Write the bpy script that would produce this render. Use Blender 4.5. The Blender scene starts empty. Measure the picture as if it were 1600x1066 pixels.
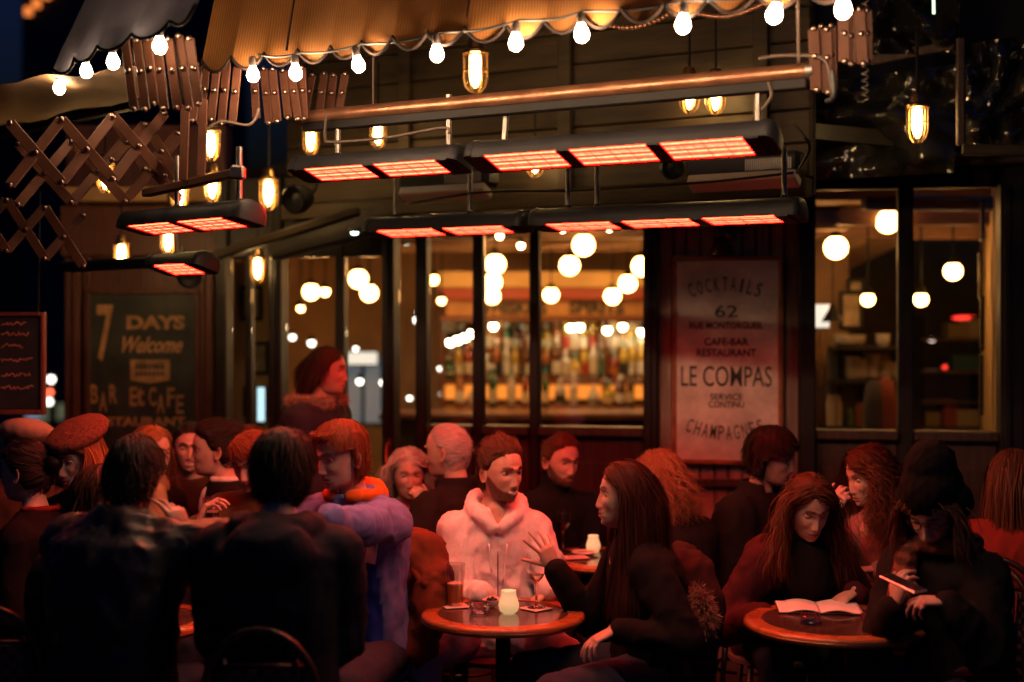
import bpy, bmesh, math, random
import numpy as np
from mathutils import Vector, Matrix, noise

random.seed(7); rng = np.random.default_rng(7)
scene = bpy.context.scene
COL = scene.collection
R = math.radians
PI = math.pi

# ------------------------------------------------------------------ camera
CAM_H, FPX, HORIZON = 1.80, 2222.0, 505.0        # photo pixels (1600 wide), 50 mm lens
cam_d = bpy.data.cameras.new('camera'); cam = bpy.data.objects.new('camera', cam_d); COL.objects.link(cam)
cam.location = (0, 0, CAM_H); cam.rotation_euler = (R(90), 0, 0)
cam_d.lens = 50; cam_d.sensor_width = 36; cam_d.shift_y = (HORIZON - 533) / 1600
cam_d.clip_end = 500
cam_d.dof.use_dof = True; cam_d.dof.focus_distance = 5.45; cam_d.dof.aperture_fstop = 1.1
scene.camera = cam

# ------------------------------------------------------------------ sky: the last blue of dusk
world = bpy.data.worlds.new('World'); scene.world = world; world.use_nodes = True
wn = world.node_tree.nodes; wl = world.node_tree.links
sky = wn.new('ShaderNodeTexSky'); sky.sky_type = 'NISHITA'; sky.sun_disc = False
sky.sun_elevation = R(-2.0); sky.sun_rotation = R(150)
wt = wn.new('ShaderNodeMix'); wt.data_type = 'RGBA'; wt.blend_type = 'MULTIPLY'; wt.inputs[0].default_value = 1.0; wt.inputs[7].default_value = (.13,.38,1.7,1)   # dusk blue all over
wl.new(sky.outputs[0], wt.inputs[6]); wl.new(wt.outputs[2], wn['Background'].inputs[0]); wn['Background'].inputs[1].default_value = 0.12

vs = scene.view_settings
vs.view_transform = 'Standard'; vs.look = 'None'; vs.gamma = 1; vs.exposure = 0.0; vs.use_curve_mapping = False
cy = scene.cycles
cy.use_denoising = True
cy.max_bounces = 7; cy.diffuse_bounces = 3; cy.glossy_bounces = 3; cy.transmission_bounces = 6; cy.transparent_max_bounces = 16
cy.caustics_reflective = False; cy.caustics_refractive = False
cy.sample_clamp_indirect = 6.0; cy.use_light_tree = True

def W(px, py, Y):
    """the point at distance Y that the photograph shows at pixel (px, py)"""
    return Vector(((px - 800) / FPX * Y, Y, CAM_H + (HORIZON - py) / FPX * Y))

# ------------------------------------------------------------------ materials
MATS = {}
def mat(name, col, rough=0.6, metal=0.0, var=0.0, vscale=6.0, bump=0.0, bscale=40.0, stretch=(1,1,1), col2=None,
        emit=None, estr=0.0, spec=0.5, attr=None, sheen=0.0, coat=0.0, trans=0.0, ior=1.45, rnd=0.0, obj=True, wrinkle=0.0, sss=0.0):
    if name in MATS: return MATS[name]
    m = bpy.data.materials.new(name); MATS[name] = m; m.use_nodes = True
    nt = m.node_tree; n = nt.nodes; l = nt.links; b = n['Principled BSDF']
    b.inputs['Roughness'].default_value = rough; b.inputs['Metallic'].default_value = metal
    b.inputs['Specular IOR Level'].default_value = spec
    b.inputs['Transmission Weight'].default_value = trans; b.inputs['IOR'].default_value = ior
    if sheen: b.inputs['Sheen Weight'].default_value = sheen
    if sss: b.inputs['Subsurface Weight'].default_value = sss; b.inputs['Subsurface Scale'].default_value = .012; b.inputs['Subsurface Radius'].default_value = (1,.35,.2)
    if coat: b.inputs['Coat Weight'].default_value = coat; b.inputs['Coat Roughness'].default_value = 0.15
    c4 = (*col, 1)
    b.inputs['Base Color'].default_value = c4
    src = None
    tc = n.new('ShaderNodeTexCoord'); mp = n.new('ShaderNodeMapping'); mp.inputs['Scale'].default_value = stretch
    l.new(tc.outputs['Object' if obj else 'Generated'], mp.inputs[0])
    if var > 0 or col2:
        nz = n.new('ShaderNodeTexNoise'); nz.inputs['Scale'].default_value = vscale; nz.inputs['Detail'].default_value = 6
        nz.inputs['Roughness'].default_value = 0.62
        l.new(mp.outputs[0], nz.inputs[0])
        rp = n.new('ShaderNodeValToRGB')
        a, z = rp.color_ramp.elements
        a.position, z.position = 0.3, 0.7
        lo = [max(0, x * (1 - var)) for x in col]; hi = list(col2) if col2 else [min(1, x * (1 + var)) for x in col]
        a.color = (*lo, 1); z.color = (*hi, 1)
        l.new(nz.outputs[0], rp.inputs[0]); src = rp.outputs[0]
        rr = n.new('ShaderNodeMapRange'); rr.inputs[3].default_value = max(0.03, rough - 0.12); rr.inputs[4].default_value = min(1, rough + 0.12)
        l.new(nz.outputs[0], rr.inputs[0]); l.new(rr.outputs[0], b.inputs['Roughness'])
    def mul(a_out, b_out, fac=1.0):
        mx = n.new('ShaderNodeMix'); mx.data_type = 'RGBA'; mx.blend_type = 'MULTIPLY'; mx.inputs[0].default_value = fac
        if a_out is None: mx.inputs[6].default_value = c4
        else: l.new(a_out, mx.inputs[6])
        l.new(b_out, mx.inputs[7]); return mx.outputs[2]
    if attr:
        at = n.new('ShaderNodeAttribute'); at.attribute_name = attr
        src = mul(src, at.outputs['Color'])
    if rnd:
        oi = n.new('ShaderNodeObjectInfo'); mr = n.new('ShaderNodeMapRange')
        mr.inputs[3].default_value = 1 - rnd; mr.inputs[4].default_value = 1 + rnd
        l.new(oi.outputs['Random'], mr.inputs[0]); src = mul(src, mr.outputs[0])
    if src is not None: l.new(src, b.inputs['Base Color'])
    if bump:
        nb = n.new('ShaderNodeTexNoise'); nb.inputs['Scale'].default_value = bscale; nb.inputs['Detail'].default_value = 5
        l.new(mp.outputs[0], nb.inputs[0])
        bp = n.new('ShaderNodeBump'); bp.inputs['Strength'].default_value = bump; bp.inputs['Distance'].default_value = 0.01
        l.new(nb.outputs[0], bp.inputs['Height']); l.new(bp.outputs[0], b.inputs['Normal'])
        if wrinkle:
            mw = n.new('ShaderNodeMapping'); mw.inputs['Scale'].default_value = (1.0,1.0,.62); mw.inputs['Rotation'].default_value = (.3,.5,.2); l.new(tc.outputs['Object'], mw.inputs[0])
            nw = n.new('ShaderNodeTexNoise'); nw.noise_type = 'RIDGED_MULTIFRACTAL'; nw.inputs['Scale'].default_value = 7.5; nw.inputs['Detail'].default_value = 2.5; nw.inputs['Distortion'].default_value = .7
            l.new(mw.outputs[0], nw.inputs[0]); bw = n.new('ShaderNodeBump'); bw.inputs['Strength'].default_value = wrinkle; bw.inputs['Distance'].default_value = .018
            l.new(nw.outputs[0], bw.inputs['Height']); l.new(bw.outputs[0], bp.inputs['Normal'])
    if emit:
        b.inputs['Emission Color'].default_value = (*emit, 1); b.inputs['Emission Strength'].default_value = estr
    return m

def glass_mat(name, col=(1,1,1), rough=0.02, base=0.0, ior=1.5, clear=0.92):
    """thin clear glass: mostly see-through, Fresnel reflection"""
    if name in MATS: return MATS[name]
    m = bpy.data.materials.new(name); MATS[name] = m; m.use_nodes = True
    nt = m.node_tree; n = nt.nodes; l = nt.links
    for x in list(n):
        if x.type != 'OUTPUT_MATERIAL': n.remove(x)
    o = [x for x in n if x.type == 'OUTPUT_MATERIAL'][0]
    t = n.new('ShaderNodeBsdfTransparent'); t.inputs[0].default_value = (*[c * clear for c in col], 1)
    g = n.new('ShaderNodeBsdfGlossy'); g.inputs['Roughness'].default_value = rough; g.inputs[0].default_value = (1,1,1,1)
    f = n.new('ShaderNodeLayerWeight'); pw = n.new('ShaderNodeMath'); pw.operation = 'POWER'; pw.inputs[1].default_value = 5.0; l.new(f.outputs['Facing'], pw.inputs[0])
    sc_ = n.new('ShaderNodeMath'); sc_.operation = 'MULTIPLY'; sc_.inputs[1].default_value = .8; l.new(pw.outputs[0], sc_.inputs[0])
    mx = n.new('ShaderNodeMixShader')
    ad = n.new('ShaderNodeMath'); ad.operation = 'ADD'; ad.inputs[1].default_value = base + ((ior-1)/(ior+1))**2; ad.use_clamp = True
    l.new(sc_.outputs[0], ad.inputs[0]); l.new(ad.outputs[0], mx.inputs[0])
    l.new(t.outputs[0], mx.inputs[1]); l.new(g.outputs[0], mx.inputs[2]); l.new(mx.outputs[0], o.inputs[0])
    return m

def emit_mat(name, col, strength):
    if name in MATS: return MATS[name]
    m = bpy.data.materials.new(name); MATS[name] = m; m.use_nodes = True
    n = m.node_tree.nodes; b = n['Principled BSDF']
    b.inputs['Base Color'].default_value = (0.6,0.6,0.6,1); b.inputs['Roughness'].default_value = 0.3
    b.inputs['Emission Color'].default_value = (*col, 1); b.inputs['Emission Strength'].default_value = strength
    return m

# ------------------------------------------------------------------ mesh builder
def frame_from(z, hint=Vector((0,0,1))):
    z = Vector(z).normalized(); hint = Vector(hint)
    if abs(z.dot(hint.normalized())) > 0.98: hint = Vector((1,0,0)) if abs(z.x) < 0.9 else Vector((0,1,0))
    x = hint.cross(z).normalized(); y = z.cross(x)
    return x, y, z

class MB:
    def __init__(s): s.v = []; s.f = []; s.mi = []; s.cur = 0
    def add(s, vs_, fs_, mi=None):
        k = len(s.v); s.v.extend([tuple(p) for p in vs_])
        for f in fs_: s.f.append(tuple(i + k for i in f)); s.mi.append(s.cur if mi is None else mi)
        return s
    def box(s, c, size, M=None, bev=0.0):
        hx, hy, hz = size[0]/2, size[1]/2, size[2]/2
        c = Vector(c)
        if bev > 0:
            b = min(bev, hx*0.9, hy*0.9, hz*0.9)
            pts = []
            for sx in (-1,1):
                for sy in (-1,1):
                    for sz in (-1,1):
                        for ax in range(3):
                            p = [sx*hx, sy*hy, sz*hz]
                            for k in range(3):
                                if k != ax: p[k] -= (sx,sy,sz)[k]*b
                            pts.append(Vector(p))
            bm = bmesh.new()
            for p in pts: bm.verts.new(p)
            bmesh.ops.convex_hull(bm, input=bm.verts)
            bmesh.ops.dissolve_limit(bm, angle_limit=0.01, verts=bm.verts, edges=bm.edges)
            bm.verts.index_update()
            vs_ = [v.co.copy() for v in bm.verts]; fs_ = [[v.index for v in f.verts] for f in bm.faces]; bm.free()
        else:
            vs_ = [Vector((x,y,z)) for x in (-hx,hx) for y in (-hy,hy) for z in (-hz,hz)]
            fs_ = [(0,1,3,2),(4,6,7,5),(0,4,5,1),(2,3,7,6),(0,2,6,4),(1,5,7,3)]
        if M is not None: vs_ = [M @ v for v in vs_]
        return s.add([v + c for v in vs_], fs_)
    def bar(s, p, q, w, h, hint=(0,0,1), bev=0.0):
        p, q = Vector(p), Vector(q); x, y, z = frame_from(q - p, hint)
        M = Matrix((x, y, z)).transposed()
        return s.box((p+q)/2, (w, h, (q-p).length), M, bev)
    def tube(s, pts, r, sides=8, closed=False, cap=True, squash=1.0):
        pts = [Vector(p) for p in pts]; n = len(pts)
        rs = list(r) if hasattr(r, '__len__') else [r]*n
        vs_ = []; x = None
        for i, p in enumerate(pts):
            if closed: t = (pts[(i+1) % n] - pts[i-1])
            else: t = pts[min(i+1, n-1)] - pts[max(i-1, 0)]
            if t.length < 1e-9: t = Vector((0,0,1))
            t.normalize()
            if x is None: x, y, _ = frame_from(t)
            else:
                x = (x - t * x.dot(t)); x = x.normalized() if x.length > 1e-6 else frame_from(t)[0]; y = t.cross(x)
            for k in range(sides):
                a = 2*PI*k/sides
                vs_.append(p + x*math.cos(a)*rs[i] + y*math.sin(a)*rs[i]*squash)
        fs_ = []
        for i in range(n if closed else n-1):
            j = (i+1) % n
            for k in range(sides):
                k2 = (k+1) % sides
                fs_.append((i*sides+k, i*sides+k2, j*sides+k2, j*sides+k))
        if cap and not closed:
            fs_.append(tuple(reversed(range(sides)))); fs_.append(tuple((n-1)*sides+k for k in range(sides)))
        return s.add(vs_, fs_)
    def lathe(s, prof, seg=24, c=(0,0,0), M=None):
        vs_ = []; fs_ = []; c = Vector(c); n = len(prof)
        for (r, z) in prof:
            for k in range(seg):
                a = 2*PI*k/seg; p = Vector((r*math.cos(a), r*math.sin(a), z))
                vs_.append((M @ p if M is not None else p) + c)
        for i in range(n-1):
            for k in range(seg):
                k2 = (k+1) % seg; fs_.append((i*seg+k, i*seg+k2, (i+1)*seg+k2, (i+1)*seg+k))
        return s.add(vs_, fs_)
    def ball(s, c, r, M=None, u=14, v=9):
        if not hasattr(r, '__len__'): r = (r, r, r)
        vs_ = [Vector((0,0,r[2]))]; fs_ = []
        for i in range(1, v):
            t = PI*i/v
            for k in range(u):
                a = 2*PI*k/u; vs_.append(Vector((r[0]*math.sin(t)*math.cos(a), r[1]*math.sin(t)*math.sin(a), r[2]*math.cos(t))))
        vs_.append(Vector((0,0,-r[2])))
        for k in range(u): fs_.append((0, 1+k, 1+(k+1) % u))
        for i in range(v-2):
            for k in range(u): fs_.append((1+i*u+k, 1+(i+1)*u+k, 1+(i+1)*u+(k+1) % u, 1+i*u+(k+1) % u))
        e = len(vs_)-1; o = 1+(v-2)*u
        for k in range(u): fs_.append((e, o+(k+1) % u, o+k))
        c = Vector(c)
        return s.add([(M @ p if M is not None else p)+c for p in vs_], fs_)
    def cap(s, p, q, r1, r2, sides=12):
        """tapered capsule"""
        p, q = Vector(p), Vector(q); d = q-p; L = d.length; d = d.normalized() if L > 1e-6 else Vector((0,0,1))
        pts, rs = [], []
        for a in (80, 50, 20): pts.append(p - d*r1*math.sin(R(a))); rs.append(r1*math.cos(R(a)))
        for k in range(4): t = k/3; pts.append(p.lerp(q, t)); rs.append(r1+(r2-r1)*t)
        for a in (20, 50, 80): pts.append(q + d*r2*math.sin(R(a))); rs.append(r2*math.cos(R(a)))
        return s.tube(pts, rs, sides)
    def loft(s, rings):
        n = len(rings[0]); vs_ = [p for r in rings for p in r]; fs_ = []
        for i in range(len(rings)-1):
            for k in range(n):
                k2 = (k+1) % n; fs_.append((i*n+k, i*n+k2, (i+1)*n+k2, (i+1)*n+k))
        fs_.append(tuple(reversed(range(n)))); fs_.append(tuple((len(rings)-1)*n+k for k in range(n)))
        return s.add(vs_, fs_)
    def prism(s, outline, depth, M=None, c=(0,0,0)):
        """2-D outline (x, z) pushed back along +y by depth"""
        n = len(outline); c = Vector(c)
        vs_ = [Vector((x, 0, z)) for x, z in outline] + [Vector((x, depth, z)) for x, z in outline]
        fs_ = [tuple(range(n)), tuple(reversed(range(n, 2*n)))] + [(i, i+n, (i+1) % n + n, (i+1) % n) for i in range(n)]
        return s.add([(M @ p if M is not None else p)+c for p in vs_], fs_)
    def sheet(s, grid, thick=0.0):
        """grid[i][j] of points"""
        a, b = len(grid), len(grid[0]); vs_ = [Vector(p) for row in grid for p in row]; fs_ = []
        for i in range(a-1):
            for j in range(b-1): fs_.append((i*b+j, i*b+j+1, (i+1)*b+j+1, (i+1)*b+j))
        return s.add(vs_, fs_)
    def mesh(s, off=None):
        me = bpy.data.meshes.new('m')
        v = s.v if off is None else [(p[0]-off[0], p[1]-off[1], p[2]-off[2]) for p in s.v]
        me.from_pydata(v, [], s.f)
        return me
    def build(s, name, mats, parent=None, smooth=None, world=True, fixn=True):
        """links ONE mesh object; world=True: verts are world points (parent at its own place, unrotated)"""
        off = parent_loc(parent) if (parent is not None and world) else None
        me = s.mesh(off)
        if fixn:
            bm = bmesh.new(); bm.from_mesh(me); bmesh.ops.recalc_face_normals(bm, faces=bm.faces); bm.to_mesh(me); bm.free()
        if not isinstance(mats, (list, tuple)): mats = [mats]
        for m in mats: me.materials.append(m)
        if len(mats) > 1:
            for p, k in zip(me.polygons, s.mi): p.material_index = k
        return link(name, me, parent, smooth)

def parent_loc(o):
    v = Vector((0,0,0))
    while o is not None: v = v + o.location; o = o.parent
    return v

def link(name, me, parent=None, smooth=None):
    me.name = name
    o = bpy.data.objects.new(name, me); COL.objects.link(o); o.parent = parent
    if smooth:
        me.polygons.foreach_set('use_smooth', [True]*len(me.polygons))
        if smooth < 179:
            try: me.set_sharp_from_angle(angle=R(smooth))
            except Exception: pass
    return o

def tag(o, label=None, cat=None, group=None, kind=None):
    if label: o['label'] = label
    if cat: o['category'] = cat
    if group: o['group'] = group
    if kind: o['kind'] = kind
    return o

def thing(name, label, cat, loc=(0,0,0), rz=0, group=None):
    o = bpy.data.objects.new(name, None); COL.objects.link(o); o.location = loc; o.rotation_euler = (0,0,rz)
    o.empty_display_size = 0.1
    return tag(o, label, cat, group)

def dup(root, loc, rz=None, label=None, group=None):
    def cp(o, parent):
        c = o.copy(); COL.objects.link(c); c.parent = parent
        for ch in list(o.children): cp(ch, c)
        return c
    r = cp(root, None); r.location = loc
    if rz is not None: r.rotation_euler = (0,0,rz)
    if label: r['label'] = label
    if group: r['group'] = group
    return r

def text_mesh(txt, size, mat_, name='lettering', parent=None, M=None, depth=0.0015, align='CENTER', shear=0.0, sx=1.0, width=None, weight=0.0, height=None):
    cu = bpy.data.curves.new('t', 'FONT'); cu.body = txt; cu.size = size; cu.align_x = align; cu.extrude = depth
    cu.shear = shear; cu.offset = weight; cu.resolution_u = 3
    o = bpy.data.objects.new('t', cu); TSC.collection.objects.link(o)
    TSC.view_layers[0].update(); dg = TSC.view_layers[0].depsgraph
    me = bpy.data.meshes.new_from_object(o.evaluated_get(dg)); bpy.data.objects.remove(o); bpy.data.curves.remove(cu)
    v = np.empty(len(me.vertices)*3); me.vertices.foreach_get('co', v); v = v.reshape(-1,3)
    if len(v) and width:
        w = v[:,0].max()-v[:,0].min(); v[:,0] *= width/w
        v[:,0] -= (v[:,0].max()+v[:,0].min())/2
    else: v[:,0] *= sx
    if len(v) and height:
        v[:,1] *= height/(v[:,1].max()-v[:,1].min())
        v[:,1] -= v[:,1].min()
    # text lies in x,y of its own plane -> x, z (front faces -y)
    v2 = np.stack([v[:,0], -v[:,2], v[:,1]], 1)
    if M is not None:
        A = np.array(M)
        v2 = v2 @ A[:3,:3].T + A[:3,3]
    me.vertices.foreach_set('co', v2.ravel()); me.update()
    me.materials.clear(); me.materials.append(mat_)
    return link(name, me, parent)

# a scratch scene in which modifiers and text are evaluated
TSC = bpy.data.scenes.new('scratch')
def remesh(mb, voxel, smooth=3, factor=0.5):
    me = mb.mesh()
    o = bpy.data.objects.new('r', me); TSC.collection.objects.link(o)
    m = o.modifiers.new('r', 'REMESH'); m.mode = 'VOXEL'; m.voxel_size = voxel
    if smooth:
        sm = o.modifiers.new('s', 'SMOOTH'); sm.iterations = smooth; sm.factor = factor
    TSC.view_layers[0].update(); dg = TSC.view_layers[0].depsgraph
    ev = o.evaluated_get(dg); out = ev.to_mesh()
    nv = len(out.vertices); v = np.empty(nv*3); out.vertices.foreach_get('co', v)
    nn = np.empty(nv*3); out.vertices.foreach_get('normal', nn)
    f = [tuple(p.vertices) for p in out.polygons]
    ev.to_mesh_clear(); bpy.data.objects.remove(o); bpy.data.meshes.remove(me)
    return v.reshape(-1,3), f, nn.reshape(-1,3)
# ------------------------------------------------------------------ setting: directions and helper lines
def unit2(x, y): l = math.hypot(x, y); return Vector((x/l, y/l, 0))
F_DIR = unit2(.863, -.505)          # along the awning and its heaters, towards the right and the street
F_OUT = Vector((F_DIR.y, -F_DIR.x, 0))   # towards the street
W_DIR = unit2(math.cos(R(10)), -math.sin(R(10)))
W_OUT = Vector((W_DIR.y, -W_DIR.x, 0))
L_DIR = unit2(.6, -.8); L_OUT = Vector((L_DIR.y, -L_DIR.x, 0))
WALL0 = Vector(((1137-800)/FPX*7.6, 7.6, 0))
def on_line(px, P0, d):
    k = (px-800)/FPX; t = (k*P0.y-P0.x)/(d.x-k*d.y); return Vector((P0.x+d.x*t, P0.y+d.y*t, 0))
def wallp(px, z=0, out=0.0): p = on_line(px, WALL0, W_DIR) + W_OUT*out; p.z = z; return p
def zat(py, Y): return CAM_H + (HORIZON-py)/FPX*Y
def rot_to(d):   # matrix whose x axis is d (horizontal), y away from the street, z up
    d = Vector(d).normalized(); y = UPV.cross(d); return Matrix((d, y, UPV)).transposed()
UPV = Vector((0,0,1))

M_wood = mat('dark_stained_wood', (.055,.032,.020), rough=.45, var=.45, vscale=5, stretch=(9,9,.7), bump=.25, bscale=30)
M_woodh = mat('brown_fascia_wood', (.027,.017,.008), rough=.65, var=.6, spec=.3, vscale=4, stretch=(.8,.8,9), bump=.3, bscale=22, rnd=.2)
M_plank = mat('grey_brown_planks', (.36,.26,.20), rough=.6, var=.45, vscale=4, stretch=(10,10,.6), bump=.35, bscale=24, rnd=.22)
M_post = mat('black_painted_frame', (.016,.013,.012), rough=.5, spec=.3, var=.3, vscale=8, bump=.06, bscale=50)
M_cream = mat('cream_plaster', (.55,.36,.15), rough=.8, var=.18, vscale=2.5, bump=.15, bscale=12)
M_brownceil = mat('brown_ceiling', (.40,.22,.09), rough=.7, var=.25, vscale=3)
M_floor = mat('interior_floor', (.12,.07,.04), rough=.4, var=.3, vscale=6)
M_pane = glass_mat('window_glass', (.96,.97,.95), rough=.0, base=.015, ior=1.45)
M_brass = mat('aged_brass', (.42,.24,.10), rough=.32, metal=1.0, var=.35, vscale=18)
M_copper = mat('copper_paint', (.20,.09,.05), rough=.36, metal=.75, var=.3, vscale=10, stretch=(1,1,1))
M_steel = mat('dull_steel', (.17,.15,.14), rough=.4, metal=1.0, var=.25, vscale=20)
M_iron = mat('black_iron', (.006,.005,.005), rough=.55, spec=.15, metal=.0, var=.3, vscale=20)
M_rubber = mat('black_cable', (.012,.012,.012), rough=.5)

# ------------------------------------------------------------------ ground
g = MB(); g.sheet([[(-90,-40,0),(-90,110,0)],[(90,-40,0),(90,110,0)]])
tag(g.build('pavement', mat('pavement_asphalt', (.05,.048,.046), rough=.75, var=.35, vscale=3, bump=.5, bscale=60)), kind='structure')

# ------------------------------------------------------------------ the cafe building
B = thing('cafe_building', 'dark wood and glass corner cafe front with a lit bar room behind', 'building', (0,7.6,0))
def bpart(name, mb, m, smooth=None, parent=None): return mb.build(name, m, parent or B, smooth)
def wall_box(px1, px2, z1, z2, t, out, name, m, bev=.008):
    a, b = wallp(px1), wallp(px2); mb = MB(); c = (a+b)/2 + W_OUT*out; c.z = (z1+z2)/2
    mb.box(c, ((b-a).length, t, z2-z1), rot_to(W_DIR), bev); return bpart(name, mb, m)
# posts of the glazed front
for a_, b_, o_, t_ in ((427,447,.02,.14),(527,541,.0,.1),(606,624,.05,.16),(655,672,.03,.12),(741,757,.0,.1),(829,844,.0,.1),(1008,1030,.05,.16),(1248,1273,.05,.16),(1402,1426,.0,.1),(1557,1594,.05,.16),(345,362,.03,.12),(384,394,-.02,.08)):
    wall_box(a_, b_, 0, 2.62, t_, o_, 'post', M_post)
for a_, b_ in ((612,618),(1013,1020),(1562,1572),(434,440)):   # raised mouldings on the broad posts
    wall_box(a_, b_, .1, 2.5, .02, .145, 'moulding', M_post, .004)
# heads, sills and panels
for a_, b_, z1, z2 in ((447,606,2.17,2.62),(362,427,2.17,2.62),(624,1008,2.40,2.62),(1273,1557,2.50,2.62)):
    wall_box(a_, b_, z1, z2, .09, .0, 'head_rail', M_post)
for a_, b_ in ((757,829),(844,1008),(1273,1402),(1426,1557),(672,741)):
    wall_box(a_, b_, 1.19, 1.24, .14, .02, 'sill', M_wood)
    wall_box(a_, b_, .0, 1.19, .06, .0, 'base_panel', M_wood)
    wall_box(a_+8, b_-8, .2, 1.05, .02, .041, 'panel_moulding', M_wood)
for a_, b_ in ((447,527),(541,606),(624,655),(362,384),(394,427)):
    wall_box(a_, b_, .0, .35, .06, .0, 'base_panel', M_wood)
# panes
def pane(px1, px2, z1, z2):
    a, b = wallp(px1), wallp(px2); mb = MB(); c = (a+b)/2; c.z = (z1+z2)/2
    mb.box(c, ((b-a).length-.002, .006, z2-z1-.002), rot_to(W_DIR)); bpart('pane', mb, M_pane)
for a_, b_, z1, z2 in ((447,527,.35,2.17),(541,606,.35,2.17),(362,384,.35,2.17),(394,427,.35,2.17),(624,655,.35,2.40),(672,741,1.24,2.40),(757,829,1.24,2.40),(844,1008,1.24,2.40),(1273,1402,1.24,2.50),(1426,1557,1.24,2.50)):
    pane(a_, b_, z1, z2)
# door handle on the middle leaf
mb = MB(); p = wallp(617, 1.02, .155); mb.tube([p+UPV*t+W_OUT*o for t, o in ((-.12,0),(-.11,.035),(.11,.035),(.12,0))], .011, 8)
mb.box(p+W_OUT*-.004, (.04,.006,.30), rot_to(W_DIR)); bpart('door_handle', mb, M_brass, 60)
# vertical planks behind the sign
a_, b_ = wallp(1030), wallp(1248); Lp = (b_-a_).length; n_ = 10
for i in range(n_):
    c = a_ + (b_-a_)*((i+.5)/n_) + W_OUT*(.0+.006*random.uniform(-1,1)); c.z = 1.31
    mb = MB(); mb.box(c, (Lp/n_-.006, .05, 2.62), rot_to(W_DIR), .006); bpart('plank', mb, M_plank)
mb = MB(); c = (a_+b_)/2 + W_OUT*-.06; c.z = 1.31; mb.box(c, (Lp, .05, 2.62), rot_to(W_DIR)); bpart('plank_backing', mb, M_post)
# dado rail and lower boarding under the sign
wall_box(1030, 1248, .93, .97, .05, .05, 'dado_rail', M_wood)
# fascia of long boards above the front, on the awning's line
FAS0 = Vector(((1268-800)/FPX*6.35, 6.35, 0))
fr_ = on_line(1268, FAS0, F_DIR); fl_ = on_line(452, FAS0, F_DIR)
zz = 2.36; fasL = (fr_-fl_).length
for i, h_ in enumerate((.09,.155,.15,.155,.15,.155,.15,.155,.15)):
    c = (fl_+fr_)/2 + F_OUT*(.03 if i == 0 else random.uniform(-.004,.004)); c.z = zz+h_/2
    mb = MB(); mb.box(c, (fasL, .05 if i else .09, h_-.006), rot_to(F_DIR), .006); bpart('fascia_board', mb, M_woodh); zz += h_
mb = MB(); c = (fl_+fr_)/2 - F_OUT*.045; c.z = (2.38+zz)/2; mb.box(c, (fasL, .03, zz-2.38), rot_to(F_DIR)); bpart('fascia_backing', mb, M_post)
for px_ in (640, 890, 1195):      # upright battens over the boards
    c = on_line(px_, FAS0, F_DIR) + F_OUT*.045; c.z = 2.95; mb = MB(); mb.box(c, (.07,.03,1.0), rot_to(F_DIR), .005); bpart('batten', mb, M_woodh)
# soffit between fascia and front
mb = MB()
q1, q2 = fl_.copy(), fr_.copy(); w1, w2 = wallp(340), wallp(1594)
for z_ in (2.63, 2.70):
    for q in (q1-F_OUT*.06, q2-F_OUT*.06, w2+W_DIR*.4-W_OUT*.2, w1-W_OUT*.3): mb.v.append((q.x, q.y, z_))
mb.f = [(0,1,2,3),(4,7,6,5),(0,4,5,1),(1,5,6,2),(2,6,7,3),(3,7,4,0)]; mb.mi = [0]*6
bpart('soffit', mb, M_post)
# dark lintel slanting over the doors
mb = MB(); p = W(425,388,7.75); q = W(640,330,7.45); mb.bar(p, q, .10, .14, bev=.01); bpart('lintel', mb, M_post)
mb = MB(); p = W(330,402,7.6); q = W(560,330,7.3); mb.bar(p, q, .06, .05, bev=.01); bpart('lintel', mb, M_woodh)
# downlight in the lintel
dl = thing('downlight', 'tiny greenish white downlight under the dark lintel above the doors', 'light', W(554,363,7.4))
mb = MB(); mb.lathe([(.0,.0),(.026,.0),(.03,.006),(.03,.02),(0,.02)], 16); mb.build('rim', M_steel, dl, 40, world=False)
mb = MB(); mb.ball((0,0,-.002), (.02,.02,.012)); mb.build('lens', emit_mat('lens_green', (.75,1.0,.85), 9), dl, 180, world=False)
# right-hand pier and upper wall, dark
wall_box(1594, 1700, 0, 3.6, .3, -.05, 'pier', M_post)
wall_box(1273, 1700, 2.62, 3.9, .12, .12, 'upper_wall', M_post)
wall_box(1273, 1600, 2.60, 2.66, .08, .20, 'cornice', M_wood)
# left: boarded wall with the painted board
LB = 8.45
def lbox(px1, px2, z1, z2, t, dy, name, m, bev=.008, Y=LB):
    mb = MB(); x1, x2 = (px1-800)/FPX*Y, (px2-800)/FPX*Y
    mb.box(((x1+x2)/2, Y+dy, (z1+z2)/2), (x2-x1, t, z2-z1), None, bev); return bpart(name, mb, m)
M_redwood = mat('red_brown_wood', (.10,.032,.018), rough=.42, var=.4, vscale=5, stretch=(9,9,.7), bump=.2, bscale=30)
lbox(90, 345, 0, 3.0, .2, .25, 'left_wall', M_redwood)
for i, px_ in enumerate((92,106,120)): lbox(px_, px_+12, 0, 2.6, .05, .12-.02*(i % 2), 'plank', M_redwood)
for i, px_ in enumerate((303,316,330)): lbox(px_, px_+12, 0, 2.6, .05, .12-.02*(i % 2), 'plank', M_redwood)
lbox(90, 345, 2.2, 2.5, .12, .10, 'head_rail', M_redwood)
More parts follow.
